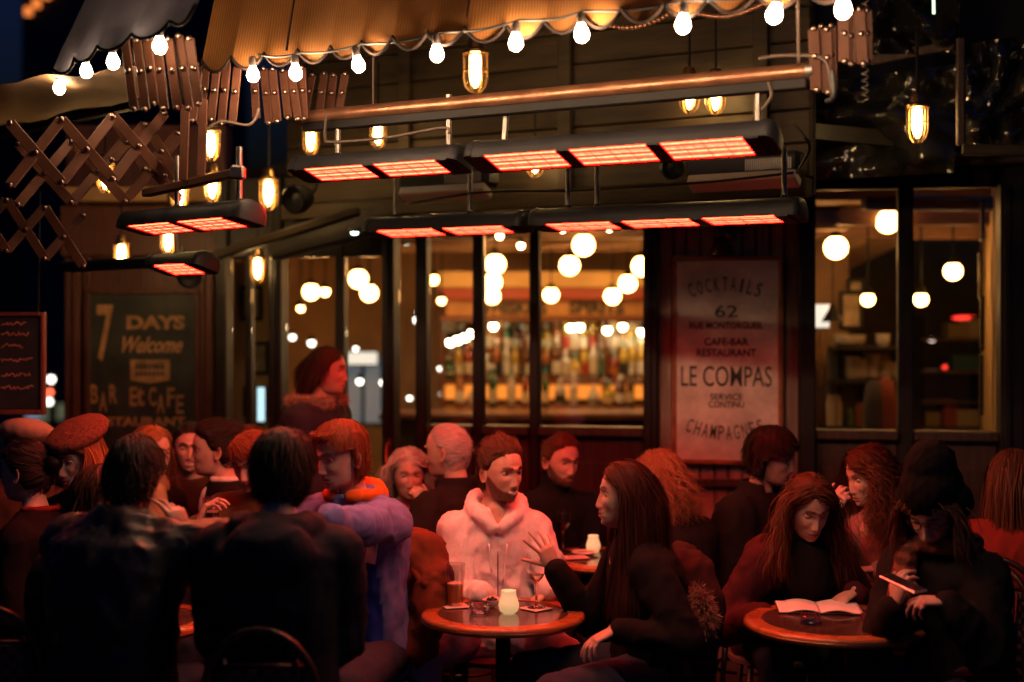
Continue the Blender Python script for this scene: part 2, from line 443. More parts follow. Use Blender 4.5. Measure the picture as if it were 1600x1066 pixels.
# interior shell
M_intwall = mat('ochre_interior_wall', (.42,.22,.075), rough=.75, var=.2, vscale=2, bump=.1, bscale=10)
def ibox(x1, x2, y1, y2, z1, z2, name, m, bev=0):
    mb = MB(); mb.box(((x1+x2)/2,(y1+y2)/2,(z1+z2)/2), (x2-x1,y2-y1,z2-z1), None, bev); return bpart(name, mb, m)
ibox(-2.72, 6.2, 13.3, 13.5, 0, 3.0, 'back_wall', M_intwall)
ibox(-2.72, -2.62, 8.82, 13.3, 0, 3.0, 'side_wall', M_intwall)
ibox(6.2, 6.4, 7.4, 13.3, 0, 3.0, 'side_wall', M_intwall)
ibox(-2.62, 6.2, 8.35, 13.3, 2.52, 2.6, 'ceiling', M_brownceil)
for y_ in (8.9, 9.8, 10.7, 11.5): ibox(-2.60, 2.1, y_-.07, y_+.07, 2.38, 2.52, 'ceiling_beam', mat('ceiling_beam_wood', (.20,.11,.05), rough=.6, var=.3, stretch=(1,8,8)), .01)
for y_ in (9.3, 10.25): ibox(-2.58, 2.0, y_-.3, y_+.3, 2.49, 2.515, 'ceiling_panel', M_cream, .005)
# interior partition with yellow wall behind the narrow left window
ibox(-2.61, -1.50, 9.3, 9.36, 0, 2.5, 'partition', M_cream)
# slanting wall at the right, with pictures
pw1 = wallp(1557) - W_OUT*.06; pw2 = Vector(((1531-800)/FPX*11.2, 11.2, 0))
mb = MB(); d_ = (pw2-pw1); c = (pw1+pw2)/2; c.z = 1.3; nrm_ = Vector((d_.y,-d_.x,0)).normalized()
mb.box(c+nrm_*.05, (d_.length, .08, 2.6), rot_to(d_.normalized())); bpart('partition', mb, M_cream)
# stair soffit sloping behind the right window
mb = MB(); p, q = W(1640,240,8.3), W(1262,420,11.4); x_, y_, z_ = frame_from(q-p, (0,0,1))
mb.bar(p, q, .34, .16, hint=(0,0,1), bev=.01); bpart('stair_soffit', mb, M_cream)
M_intdark = mat('brown_panelling', (.20,.11,.045), rough=.6, var=.4, vscale=5)
for y_, z_ in ((8.1,2.44),(8.75,2.40),(9.5,2.36)): ibox(2.0, 4.6, y_-.06, y_+.06, z_, 2.52, 'ceiling_beam', MATS['ceiling_beam_wood'], .01)
ibox(1.62, 2.02, 9.9, 10.1, 0, 2.5, 'panelled_pier', M_intdark, .01)
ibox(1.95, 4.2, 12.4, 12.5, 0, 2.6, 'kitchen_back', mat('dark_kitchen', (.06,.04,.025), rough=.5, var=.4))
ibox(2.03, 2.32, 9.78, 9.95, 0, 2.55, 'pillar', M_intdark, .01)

# ------------------------------------------------------------------ pictures on the interior walls
M_pic = mat('picture_print', (.32,.24,.14), rough=.5, var=.5, vscale=9)
def picture(c, w, h, xdir, label, ydir_flip=False):
    t = thing('framed_picture', label, 'picture', c, 0, 'framed pictures on the interior walls')
    M = rot_to(xdir); mb = MB()
    for p, sz in (((0,0,h/2-.012),(w,.02,.024)),((0,0,-h/2+.012),(w,.02,.024)),((w/2-.012,0,0),(.024,.02,h-.05)),((-w/2+.012,0,0),(.024,.02,h-.05))):
        mb.box(M @ Vector(p), sz, M, .003)
    mb.build('frame', M_post, t, world=False)
    mb = MB(); mb.box(M @ Vector((0,.004,0)), (w-.045,.006,h-.045), M); mb.build('print', M_pic, t, world=False)
Xd = Vector((1,0,0))
for (px, py, w, h, nm) in ((393,474,.15,.23,'topmost'),(405,560,.13,.22,'middle'),(399,628,.16,.2,'lowest')):
    p = W(px, py, 9.285); picture(p, w, h, Xd, 'small dark framed picture on the ochre wall behind the narrow window, %s of three' % nm)
for i, (t_, py, w, h) in enumerate(((.14,345,.3,.22),(.28,430,.34,.27),(.16,505,.3,.3),(.2,600,.3,.34))):
    c = pw1.lerp(pw2, t_); c.z = zat(py, c.y); picture(c - nrm_*.0 + nrm_*-.0 + Vector((-.06,-.02,0))*1.0, w, h, d_.normalized(), 'dark framed picture on the slanting cream wall inside the right window, %s from the top' % ['first','second','third','fourth'][i])

# ------------------------------------------------------------------ globe lamps
M_globe = emit_mat('globe_opal', (1.0,.46,.14), 34)
def globe(px, py, d_px, dia=.145):
    Y = min(dia*FPX/(d_px-6.0), 11.1 if px < 1100 else 9.2); dia = (d_px-6.0)*Y/FPX; p = W(px, py, Y)
    t = thing('globe_pendant', '', 'lamp', p, 0, 'opal globe lamps hanging in the bar room')
    mb = MB(); mb.ball((0,0,0), dia/2, u=24, v=16); mb.build('globe', M_globe, t, 180, world=False)
    mb = MB(); top = max(.05, 2.5-p.z); mb.tube([(0,0,dia/2+.02),(0,0,top)], .006, 6); mb.build('stem', M_iron, t, world=False)
    mb = MB(); mb.lathe([(.0,dia/2+.035),(.025,dia/2+.03),(.035,dia/2-.012),(.03,dia/2-.012)], 14); mb.build('collar', M_iron, t, 40, world=False)
    return t
gl = [(912,383,40),(890,415,36),(774,413,37),(770,441,33),(769,463,30),(981,443,33),(957,463,31),(861,461,29),(1003,416,37),(560,436,35),(577,458,32),(486,456,31),(508,456,20),(1387,346,43),(1306,387,42),(1489,424,34),(1439,468,28),(1356,468,27),(660,438,22),(677,437,22),(690,470,18),(470,482,17),(1527,326,18)]
for px, py, d in gl:
    side = 'behind the glass doors' if px < 700 else ('above the bar counter' if px < 1100 else 'behind the right-hand window')
    globe(px, py, d)['label'] = ('small' if d < 24 else 'round') + ' glowing opal globe lamp hanging ' + side
# small bare spots
M_spot = emit_mat('spot_white', (1.0,.72,.40), 50)
def spot(px, py, Y, r, label, grp, m=None):
    p = W(px, py, Y); t = thing('spot_lamp', label, 'lamp', p, 0, grp)
    mb = MB(); mb.ball((0,0,0), r, u=12, v=8); mb.build('bulb', m or M_spot, t, 180, world=False)
    mb = MB(); mb.lathe([(0,r*2.2),(r*.7,r*2.2),(r*.8,r*.6),(r*.6,r*.6)], 12); mb.build('holder', M_iron, t, 40, world=False)
for px, py in ((892,512),(906,511),(949,516),(973,511),(1003,519),(771,510)):
    spot(px, py, 12.0, .032, 'bright spot lamp lighting the bottles from under the bar ledge', 'spot lamps over the bottles')
for px, py in ((879,358),(993,354),(952,357),(781,369),(814,384)):
    spot(px, py, 9.2, .022, 'small white ceiling spot above the bar windows', 'ceiling spots')
for i_, (px, py) in enumerate(((704,535),(716,531),(727,527),(737,521))):  # bulbs added inside in place of street reflections in the door glass
    spot(px, py, 10.5, .032, 'added bulb in the slanting row for street reflections in the door glass, %s from its low end' % ['first','second','third','fourth'][i_], 'row of four bulbs')
for px, py, r in ((457,527,.026),(487,536,.03),(655,490,.03),(652,500,.03),(698,503,.022),(693,616,.03),(697,629,.024),(738,613,.022),(736,628,.024),(712,570,.025),(562,596,.028),(599,598,.028),(556,545,.02),(640,622,.02),(708,617,.02),(688,576,.02)):  # small lamps added deep inside, standing in for reflected street lights
    spot(px, py, 12.6, r, 'small added lamp for a street reflection in the glass doors', 'points of light in the deep room', emit_mat('reflection_spot', (1.0,.9,.75), 9))
# glowing window added at the far end to stand for street reflections in the doors
t = thing('reflection_window', 'bluish lit window at the far end of the room behind the doors', 'window', W(568,600,13.25))
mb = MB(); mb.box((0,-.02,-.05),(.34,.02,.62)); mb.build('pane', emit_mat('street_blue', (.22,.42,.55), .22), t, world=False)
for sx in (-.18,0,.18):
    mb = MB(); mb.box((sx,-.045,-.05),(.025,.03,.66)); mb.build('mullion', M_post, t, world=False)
t = thing('lit_panel', 'white lit panel on the back wall behind the doors', 'sign', W(560,560,12.9))  # panel added for the white street reflection in the door glass
mb = MB(); mb.box((0,0,0),(.34,.03,.11)); mb.build('panel', emit_mat('reflection_white', (1,.93,.8), 1.1), t, world=False)
mb = MB(); mb.box((0,.03,0),(.37,.04,.14)); mb.build('case', M_post, t, world=False)
t = thing('lit_panel', 'narrow bluish white lit panel behind the leftmost narrow window', 'sign', W(408,632,9.25))
mb = MB(); mb.box((0,0,0),(.045,.02,.22)); mb.build('panel', emit_mat('panel_cold', (.55,.85,1.0), 1.6), t, world=False)
mb = MB(); mb.box((0,.02,0),(.06,.03,.24)); mb.build('case', M_post, t, world=False)

# ------------------------------------------------------------------ the bar
BY = 12.2
def bx(px): return (px-800)/FPX*BY
bb = thing('back_bar', 'wooden back bar with bottle shelves and a lettered canopy', 'bar', (bx(880), BY, 0))
def bbpart(name, px1, px2, py1, py2, t, dy, m, bev=.006):
    mb = MB(); mb.box(((bx(px1)+bx(px2))/2, BY+dy, (zat(py1,BY)+zat(py2,BY))/2), (bx(px2)-bx(px1), t, zat(py1,BY)-zat(py2,BY)), None, bev)
    return mb.build(name, m, bb)
M_barwood = mat('varnished_bar_wood', (.20,.075,.028), rough=.35, var=.4, vscale=5, stretch=(1,8,8), coat=.3)
M_mirror = mat('back_bar_mirror', (.28,.18,.09), rough=.3, metal=.75, var=.2, vscale=8)
bbpart('cornice', 690, 1070, 428, 452, .5, -.35, M_cream)
bbpart('frieze', 690, 1070, 452, 470, .42, -.3, mat('red_frieze', (.35,.06,.03), rough=.5))
sgn = bbpart('sign_board', 700, 1060, 470, 494, .05, -.32, mat('amber_sign', (.60,.30,.10), rough=.5, var=.3))
bbpart('ledge', 690, 1070, 494, 503, .4, -.25, M_barwood)
bbpart('mirror', 690, 1070, 503, 668, .03, .12, M_mirror, 0)
bbpart('shelf', 690, 1070, 591, 600, .32, -.05, M_barwood)
bbpart('shelf', 690, 1070, 551, 557, .18, .03, M_barwood)
for px_ in (690, 815, 940, 1066): bbpart('upright', px_, px_+6, 503, 668, .30, -.04, M_barwood)
am = bbpart('lit_shelf_back', 696, 1060, 600, 624, .02, .08, emit_mat('amber_backlight', (1.0,.27,.03), 1.5), 0)
bbpart('lower_counter', 690, 1070, 634, 760, .45, -.12, M_barwood)
M_signletter = mat('dark_green_letter', (.03,.03,.018), rough=.6)
for txt, px_, wd in (('WHISKIES', 797, .62), ('SPIRITS', 928, .46)):
    text_mesh(txt, .13, M_signletter, parent=sgn, M=Matrix.Translation(Vector((bx(px_), BY-.347, zat(492,BY))) - parent_loc(sgn)), width=wd, weight=.006, height=.115)
bc = thing('bar_counter', 'long wooden bar counter in front of the bottle shelves', 'counter', (bx(880), 10.9, 0))
mb = MB(); mb.box((.55,10.9,1.10),(3.1,.5,.05),None,.01); mb.build('top', M_barwood, bc)
mb = MB(); mb.box((.55,10.95,.54),(3.0,.36,1.07),None,.01); mb.build('front', M_wood, bc)
for i in range(9):
    mb = MB(); mb.box((-.85+i*.35,10.755,.54),(.26,.03,.85),None,.01); mb.build('panel', M_wood, bc)

# bottles
def bottle_proto(kind):
    prof = {'wine': [(0,0),(.038,0),(.038,.19),(.030,.215),(.015,.235),(.013,.295)], 'square': [(0,0),(.045,0),(.046,.15),(.040,.17),(.016,.185),(.014,.235)],
            'tall': [(0,0),(.033,0),(.036,.2),(.03,.24),(.015,.27),(.013,.33)], 'squat': [(0,0),(.052,0),(.056,.09),(.045,.13),(.017,.15),(.015,.2)]}[kind]
    b = MB(); b.lathe(prof, 10); z = prof[-1][1]
    l = MB(); r = prof[2][0]+.0012; l.lathe([(prof[1][0]+.0012,.04),(r,prof[2][1]*.72)], 10)
    c = MB(); rr = prof[-1][0]+.002; c.lathe([(rr,z-.02),(rr,z+.014),(0,z+.014)], 8)
    return b.mesh(), l.mesh(), c.mesh()
protos = {k: bottle_proto(k) for k in ('wine','square','tall','squat')}
bcols = {'green': (.02,.10,.03), 'amber': (.38,.12,.02), 'clear': (.55,.50,.42), 'brown': (.12,.04,.015), 'yellow': (.50,.33,.05), 'red': (.30,.04,.02)}
lcols = {'cream': (.62,.52,.36), 'white': (.75,.70,.62), 'orange': (.55,.18,.04), 'black': (.03,.03,.03), 'red': (.45,.05,.03), 'teal': (.02,.25,.18)}
kinds = list(protos); bc_n = ['green','amber','amber','clear','clear','clear','brown','yellow','yellow','red']; lc_n = ['cream','cream','cream','white','white','white','orange','black','red','teal']
def shared(me, m):
    key = (me.name, m.name)
    if key not in SH:
        x = me.copy(); x.materials.append(m); x.polygons.foreach_set('use_smooth', [True]*len(x.polygons)); SH[key] = x
    return SH[key]
SH = {}
def bottle(x, y, z, where):
    k = random.choice(kinds); bc_ = random.choice(bc_n); lc_ = random.choice(lc_n)
    t = thing('bottle', '%s glass %s bottle with %s label %s' % (bc_, {'wine':'round-shouldered','square':'square','tall':'slim tall','squat':'squat'}[k], lc_, where), 'bottle', (x,y,z), 0, 'bottles on the back bar')
    s = random.uniform(.9,1.08); t.scale = (s,s,s)
    gm = mat('bottle_'+bc_, bcols[bc_], rough=.12, coat=.5, spec=.7)
    for nm, me, m in (('glass', protos[k][0], gm), ('label', protos[k][1], mat('label_'+lc_, lcols[lc_], rough=.6)), ('cap', protos[k][2], mat('cap_'+random.choice(lc_n), lcols[random.choice(lc_n)], rough=.4))):
        o = bpy.data.objects.new(nm, shared(me, m)); COL.objects.link(o); o.parent = t
x = bx(702)
while x < bx(1055):
    bottle(x, BY-.12+random.uniform(-.02,.02), zat(591,BY), 'on the lower bar shelf'); x += random.uniform(.076,.092)
x = bx(704)
while x < bx(1055):
    bottle(x, BY+.03, zat(551,BY), 'on the upper step of the back bar'); x += random.uniform(.074,.09)
x = bx(720)
while x < bx(1050):
    bottle(x, BY-.2, zat(634,BY), 'on the lower counter before the amber light'); x += random.uniform(.08,.17)

# plates and jars on the shelves behind the right window
SY = 9.5
su = thing('plate_shelf', 'dark shelf unit with stacked plates behind the right-hand window', 'shelf', W(1345,600,SY))
def sup(name, px1, px2, py1, py2, t, dy, m):
    mb = MB(); p, q = W(px1,py1,SY), W(px2,py2,SY); mb.box(((p.x+q.x)/2, SY+dy, (p.z+q.z)/2), (q.x-p.x, t, p.z-q.z), None, .004); mb.build(name, m, su)
sup('shelf_board', 1300, 1408, 541, 547, .28, 0, M_post); sup('shelf_board', 1300, 1408, 594, 601, .28, 0, M_post); sup('shelf_board', 1285, 1410, 664, 672, .3, 0, M_post)
for px_ in (1316, 1350, 1404): sup('upright', px_, px_+5, 541, 672, .03, .12, M_post)
sup('back_board', 1300, 1410, 547, 664, .02, .15, mat('shelf_back_olive', (.22,.17,.09), rough=.7))
M_china = mat('white_china', (.62,.56,.46), rough=.25)
STK = {}
ORD = ['first','second','third','fourth','fifth','sixth','seventh','eighth','ninth','tenth']
def stack(px, py, n, r, hgt, what):
    STK[what] = STK.get(what, 0)+1
    p = W(px, py, SY); p.y = SY-.02
    for i in range(n):
        mb = MB(); mb.lathe([(0,0),(r*.6,0),(r,hgt*1.6),(r*.97,hgt*1.7),(r*.58,hgt*.5),(0,hgt*.45)], 18)
        o = mb.build(what, M_china, None, 60); o.location = (p.x, p.y, p.z+i*hgt)
        tag(o, 'pale china %s in the %s stack from the brown pier, %s from the bottom' % (what, ORD[STK[what]-1], ORD[i]), what, 'stacked china')
stack(1320, 541, 4, .085, .016, 'bowl'); stack(1338, 541, 3, .06, .02, 'bowl'); stack(1378, 541, 3, .05, .022, 'bowl')
for px_ in (1332, 1344, 1362, 1382, 1396): stack(px_, 594, random.randint(5,9), .05, .018, 'plate')
for px_, hh, cc in ((1296,.2,(.6,.5,.36)),(1306,.2,(.55,.45,.3)),(1325,.12,(.15,.2,.1)),(1340,.15,(.3,.1,.05)),(1352,.1,(.6,.55,.4)),(1372,.22,(.45,.16,.06)),(1388,.12,(.2,.18,.15))):
    p = W(px_, 664, SY); mb = MB(); mb.lathe([(0,0),(.028,0),(.03,hh*.75),(.02,hh*.85),(.021,hh),(0,hh)], 14)
    o = mb.build('jar', mat('jar_%d' % px_, cc, rough=.3), None, 40); o.location = (p.x, SY-.05, p.z)
    tag(o, ('tall ' if hh > .14 else 'short ')+{1296:'cream',1306:'straw coloured',1325:'olive green',1340:'brown',1352:'pale',1372:'rust red',1388:'grey'}[px_]+' jar on the counter under the plate shelf', 'jar', 'jars under the plate shelf')
# kitchen lights
for px, py, c_, nm in ((1478,574,(1,.03,.02),'red'),(1508,497,(1,.06,.03),'red'),(1456,531,(1,.7,.6),'pale pink'),(1432,526,(1,.45,.1),'orange')):
    t = thing('indicator_lamp', 'small %s indicator light in the dark kitchen %s' % (nm, 'high on the wall' if py == 497 else 'behind the right window'), 'light', W(px,py,11.8))
    mb = MB(); mb.ball((0,0,0), (.03 if py != 497 else .11, .012, .018)); mb.build('lens', emit_mat('ind_'+nm, c_, 3), t, 180, world=False)
    mb = MB(); mb.box((0,.025,0), (.09 if py != 497 else .26,.03,.06)); mb.build('housing', M_post, t, world=False)
t = thing('kitchen_shelf', 'dark steel kitchen rack with boxes and pans behind the right window', 'shelf', W(1500,600,11.2))
for py_ in (530, 580, 627, 668):
    mb = MB(); p = W(1430,py_,11.2); q = W(1530,py_,11.2); mb.box((p+q)/2, (q.x-p.x,.35,.02)); mb.build('rack_board', M_steel, t)
for px_ in (1432, 1528):
    mb = MB(); p = W(px_,500,11.2); mb.box((p.x,11.2,1.0),(.03,.3,1.7)); mb.build('upright', M_iron, t)
for px_, py_, w_, h_, cc, nm in ((1493,530,.16,.1,(.4,.3,.16),'tan'),(1518,530,.1,.13,(.5,.42,.3),'cream'),(1480,668,.11,.15,(.35,.08,.03),'rust red'),(1508,668,.2,.12,(.45,.38,.24),'straw'),(1452,668,.12,.1,(.3,.25,.12),'olive'),(1505,580,.2,.1,(.05,.14,.16),'dark teal')):
    p = W(px_,py_,11.2); mb = MB(); mb.box((0,0,h_/2),(w_,.2,h_),None,.006); mb.box((0,0,h_+.004),(w_*1.04,.21,.02),None,.004)
    o = mb.build('storage_box', mat('box_'+nm, cc, rough=.6)); o.location = p+UPV*.011; tag(o, '%s lidded storage box on the dark kitchen rack' % nm, 'box', 'boxes on the kitchen rack')

# hanging metal lamp, white lit shade and coats behind the right window
t = thing('shaded_lamp', 'dark metal cone lamp hanging before the brown pier', 'lamp', W(1301,492,9.2))
mb = MB(); mb.lathe([(.012,.075),(.02,.06),(.03,.03),(.075,-.045),(.072,-.045),(.026,.028),(0,.05)], 20); mb.build('shade', M_iron, t, 60, world=False)
mb = MB(); mb.tube([(0,0,.07),(0,0,.5)], .004, 6); mb.build('stem', M_iron, t, world=False)
t = thing('lit_lampshade', 'white lit drum lampshade at the left jamb of the right window', 'lamp', W(1282,494,9.3))
mb = MB(); mb.lathe([(.055,-.075),(.062,.075),(.06,.075),(.053,-.075)], 20); mb.build('shade', emit_mat('drum_shade', (1,.9,.78), 1.3), t, 60, world=False)
mb = MB(); mb.tube([(0,0,-.07),(0,0,-.45)], .008, 6); mb.build('stand', M_brass, t, world=False)
for px_, py_, w_, h_, nm in ((1330,485,.16,.26,'tall picture with pale mount on the brown pier'),(1337,447,.12,.1,'little picture above the tall one on the brown pier')):
    p = W(px_,py_,9.76); picture(p, w_, h_, Xd, nm)
for px_, py_, cc, nm in ((1384,628,(.25,.06,.03),'rust red'),(1366,632,(.06,.05,.05),'black')):
    p = W(px_,py_,9.15); mb = MB(); mb.lathe([(.01,.16),(.05,.13),(.075,.0),(.085,-.2),(.06,-.2)], 12); o = mb.build('hung_apron', mat('apron_'+nm, cc, rough=.85), None, 60); o.location = p
    tag(o, '%s apron hung below the plate shelf' % nm, 'apron', 'hung aprons')

# ------------------------------------------------------------------ far street at the left edge
M_dark = mat('night_facade', (.05,.045,.05), rough=.8, var=.3)
fb = thing('far_building', 'dark building across the street at the left edge', 'building', W(60,505,30)*1.0 - Vector((0,0,1.8)))
def fbx(px1, px2, py1, py2, Y, name, m, parent, d=4):
    p, q = W(px1,py1,Y), W(px2,py2,Y); z2 = max(0, q.z); mb = MB(); mb.box(((p.x+q.x)/2, Y+d/2, (p.z+z2)/2), (q.x-p.x, d, p.z-z2)); return mb.build(name, m, parent)
fbx(34, 330, -420, 640, 30, 'wall', M_dark, fb)
fbx(-300, 33, 190, 640, 33, 'wall', M_dark, fb)
mb = MB(); p, q, r_ = W(-40,195,32.9), W(33,130,32.9), W(33,195,32.9); mb.prism([(p.x,p.z),(r_.x,r_.z),(q.x,q.z)], 3, c=(0,32.9,0)); mb.build('roof', M_dark, fb)
for px, py in ((56,8),(43,20),(72,-6)):
    w_ = fbx(px-5, px+5, py-9, py+5, 29.9, 'window', emit_mat('far_window_orange', (1,.25,.04), 1.2), fb, .2)
    fbx(px-7, px+7, py+5, py+7, 29.8, 'sill', M_dark, w_, .3)
for px, py, r_, c_, nm in ((80,593,.05,(1,.95,.85),'white'),(78,613,.04,(1,.12,.05),'red'),(77,628,.045,(1,.93,.8),'cream')):
    t = thing('street_lamp', 'blurred %s street light beyond the menu board' % nm, 'lamp', W(px,py,24))
    mb = MB(); mb.ball((0,0,0), r_); mb.build('lamp', emit_mat('street_'+nm, c_, 6), t, 180, world=False)
    mb = MB(); mb.tube([(0,.12,-W(px,py,24).z),(0,.12,.1)], .05, 8); mb.build('pole', M_iron, t, world=False)
t = thing('glowing_shopfront', 'pale self-glowing shopfront far off beside the menu board', 'shop', (W(66,660,26).x,26,0))
fbx(62, 80, 636, 690, 26, 'wall', emit_mat('shop_wall_glow', (.5,.5,.25), .16), t, 1)  # wall emits a glow of its own instead of being lit
fbx(40, 61, 640, 690, 26.3, 'window', emit_mat('shop_blue', (.5,.6,.9), .25), t, 1)
# ------------------------------------------------------------------ awnings
def stripe_mat(name, c1, c2, freq, d, rough=.85):
    """ribbed canvas: narrow stripes running down the cloth"""
    m = mat(name, c1, rough=rough, bump=.2, bscale=120)
    n = m.node_tree.nodes; l = m.node_tree.links; b = n['Principled BSDF']
    uv = n.new('ShaderNodeUVMap'); wv = n.new('ShaderNodeTexWave'); wv.wave_type = 'BANDS'; wv.bands_direction = 'X'
    wv.inputs['Scale'].default_value = freq; wv.inputs['Distortion'].default_value = .6; wv.inputs['Detail'].default_value = 2; wv.inputs['Detail Scale'].default_value = .5
    l.new(uv.outputs[0], wv.inputs[0])
    nz = n.new('ShaderNodeTexNoise'); nz.inputs['Scale'].default_value = 5; nz.inputs['Detail'].default_value = 5; l.new(uv.outputs[0], nz.inputs[0])
    rp = n.new('ShaderNodeValToRGB'); rp.color_ramp.elements[0].color = (*c1,1); rp.color_ramp.elements[1].color = (*c2,1)
    l.new(wv.outputs[0], rp.inputs[0])
    mx = n.new('ShaderNodeMix'); mx.data_type = 'RGBA'; mx.blend_type = 'MULTIPLY'; mx.inputs[0].default_value = .6
    l.new(rp.outputs[0], mx.inputs[6]); r2 = n.new('ShaderNodeMapRange'); r2.inputs[1].default_value = .3; r2.inputs[2].default_value = .7; r2.inputs[3].default_value = .45; r2.inputs[4].default_value = 1.1
    l.new(nz.outputs[0], r2.inputs[0]); l.new(r2.outputs[0], mx.inputs[7]); l.new(mx.outputs[2], b.inputs['Base Color'])
    tr = n.new('ShaderNodeBsdfTranslucent'); l.new(mx.outputs[2], tr.inputs[0])
    ms = n.new('ShaderNodeMixShader'); ms.inputs[0].default_value = .5
    o = [x for x in n if x.type == 'OUTPUT_MATERIAL'][0]
    l.new(b.outputs[0], ms.inputs[1]); l.new(tr.outputs[0], ms.inputs[2]); l.new(ms.outputs[0], o.inputs[0])
    return m

def valance(parent, A, Bp, nscal, height, out, m, trim, sag=.035, lean=.10, wob=.02, seed=1):
    """scalloped hanging edge from A (left) to Bp (right); returns bottom points"""
    per = 14; n = nscal*per; rows = 9; grid = []; bot = []
    d = (Bp-A); L = d.length
    for j in range(rows):
        row = []
        for i in range(n+1):
            t = i/n; ph = (i % per)/per
            sc = -sag*abs(math.sin(PI*ph))**.8 if j == rows-1 else -sag*abs(math.sin(PI*ph))**.8*(j/(rows-1))**3
            v = 1-j/(rows-1)
            p = A + d*t + UPV*(v*height + sc) - out*(lean*v) + out*(wob*math.sin(t*L*7+seed)*(1-v)*.8 + wob*.5*noise.noise(Vector((t*L*5, v*2, seed))))
            row.append(p)
        grid.append(row)
    mb = MB(); mb.sheet(grid)
    o = mb.build('valance', m, parent, 180)
    me = o.data; uvl = me.uv_layers.new(name='UVMap'); nn = n+1
    for lp in me.loops:
        vi = lp.vertex_index; uvl.data[lp.index].uv = ((vi % nn)/n*L, 1-(vi//nn)/(rows-1)*height)
    mb = MB(); mb.tube([p + out*.004 for p in grid[-1]], .006, 6); mb.build('trim', trim, parent, 180)
    return grid

M_canvas = stripe_mat('ochre_canvas', (.27,.105,.022), (.40,.175,.042), 28, None)
M_canvas2 = stripe_mat('blue_grey_canvas', (.030,.030,.042), (.045,.044,.055), 20, None)
M_under = mat('tan_canvas_underside', (.20,.12,.055), rough=.85, var=.2, vscale=3, stretch=(1,1,1), bump=.2, bscale=90)
M_trim = mat('dark_braid', (.012,.008,.007), rough=.9, spec=.1)
# right-hand awning
AV0 = Vector(((1110-800)/FPX*4.28, 4.28, 0))
ar = on_line(1330, AV0, F_DIR); al = on_line(320, AV0, F_DIR)
aw = thing('awning', 'ochre ribbed canvas awning with scalloped edge over the terrace', 'awning', (al.x, al.y, 0))
A_, B_ = Vector((al.x,al.y,zat(95,al.y))), Vector((ar.x,ar.y,zat(95,al.y)))
gr = valance(aw, A_, B_, 17, .42, F_OUT, M_canvas, M_trim, sag=.052)
mb = MB(); grid = []
for i in range(25):
    t = i/24; p = A_.lerp(B_, t)+UPV*.42-F_OUT*.10; q = p - F_OUT*1.5 + UPV*.45
    grid.append([p.lerp(q, u) + UPV*(-.05*math.sin(PI*u) + .01*math.sin(t*40)) for u in (0,.2,.4,.6,.8,1)])
mb.sheet(grid); mb.build('canopy', M_under, aw, 180)  # unseen top of the awning, added to block the sky and bounce light
for t in (.16, .47, .77):     # seams between the lengths of canvas
    mb = MB(); p = A_.lerp(B_, t); mb.tube([p+UPV*.0+F_OUT*.004, p+UPV*.2-F_OUT*.042, p+UPV*.42-F_OUT*.094], .004, 6); mb.build('seam', M_trim, aw)
# left-hand awning round the corner
LA0 = Vector(((312-800)/FPX*4.2, 4.2, 0)); ll = on_line(78, LA0, L_DIR); lr_ = on_line(314, LA0, L_DIR)
aw2 = thing('awning', 'dark blue grey canvas awning with scalloped edge round the corner', 'awning', (ll.x, ll.y, 0))
A2, B2 = Vector((ll.x,ll.y,zat(108,ll.y))), Vector((lr_.x,lr_.y,zat(108,ll.y)))
valance(aw2, A2, B2, 5, .34, L_OUT, M_canvas2, M_trim, sag=.03, lean=.16, seed=4)
mb = MB(); p = [W(-60,135,5.75), W(225,104,5.0), W(225,152,6.2), W(-60,215,7.2)]
grid = []
for i in range(13):
    t = i/12; a, b = p[0].lerp(p[1], t), p[3].lerp(p[2], t)
    grid.append([a.lerp(b, u)+UPV*(-.03*math.sin(PI*u)+.012*math.sin(t*16+u*4)) for u in (0,.2,.4,.6,.8,1)])
mb.sheet(grid); mb.build('canopy', M_under, aw2, 180)
mb = MB(); mb.tube([p[3]-UPV*.02, p[2]-UPV*.02], .03, 8); mb.build('rear_bar', M_iron, aw2, 40)
mb = MB(); mb.tube([A2+UPV*.34-L_OUT*.16, B2+UPV*.34-L_OUT*.16], .03, 8); mb.build('front_bar', M_iron, aw2, 40)

# ------------------------------------------------------------------ bulbs on the string
M_bulb = emit_mat('bulb_glass', (1.0,.63,.36), 520)
def bulb_proto():
    t = thing('light_bulb', 'bare glowing bulb on the string along the ochre awning', 'bulb', (0,0,0), 0, 'bare bulbs along the ochre awning')
    mb = MB(); mb.lathe([(.0,-.078),(.012,-.076),(.022,-.068),(.029,-.052),(.029,-.040),(.022,-.022),(.0155,-.010),(.0145,.0)], 18); mb.build('glass', M_bulb, t, 180, world=False)
    mb = MB(); mb.lathe([(.0165,-.004),(.0185,.0),(.0185,.035),(.012,.045),(0,.045)], 14); mb.build('socket', mat('bulb_socket', (.05,.035,.03), rough=.5), t, 50, world=False)
    t.scale = (.76,.76,.76)
    return t
bp = bulb_proto(); first = True; cab = []
BL0 = Vector(((1317-800)/FPX*4.03, 4.03, 0))
for px, py in ((395,120),(461,118),(557,105),(682,88),(806,70),(908,57),(1068,42),(1214,27),(1317,18)):
    q = on_line(px, BL0, F_DIR); p = Vector((q.x, q.y, zat(py, q.y)+.04))
    o = bp if first else dup(bp, p); o.location = p; first = False; o['label'] = 'bare glowing bulb on the ochre awning string, %s from its corner end' % ORD[len(cab)]; cab.append(p+UPV*.045-F_OUT*.03)
    o.rotation_euler = (random.uniform(-.2,.2), random.uniform(-.2,.2), random.uniform(0,6))
pts = []
for i in range(len(cab)-1):
    for k in range(8): t = k/8; pts.append(cab[i].lerp(cab[i+1], t)-UPV*(.012*math.sin(PI*t)))
pts.append(cab[-1]); pts.append(cab[-1]+F_DIR*.8+UPV*.05)
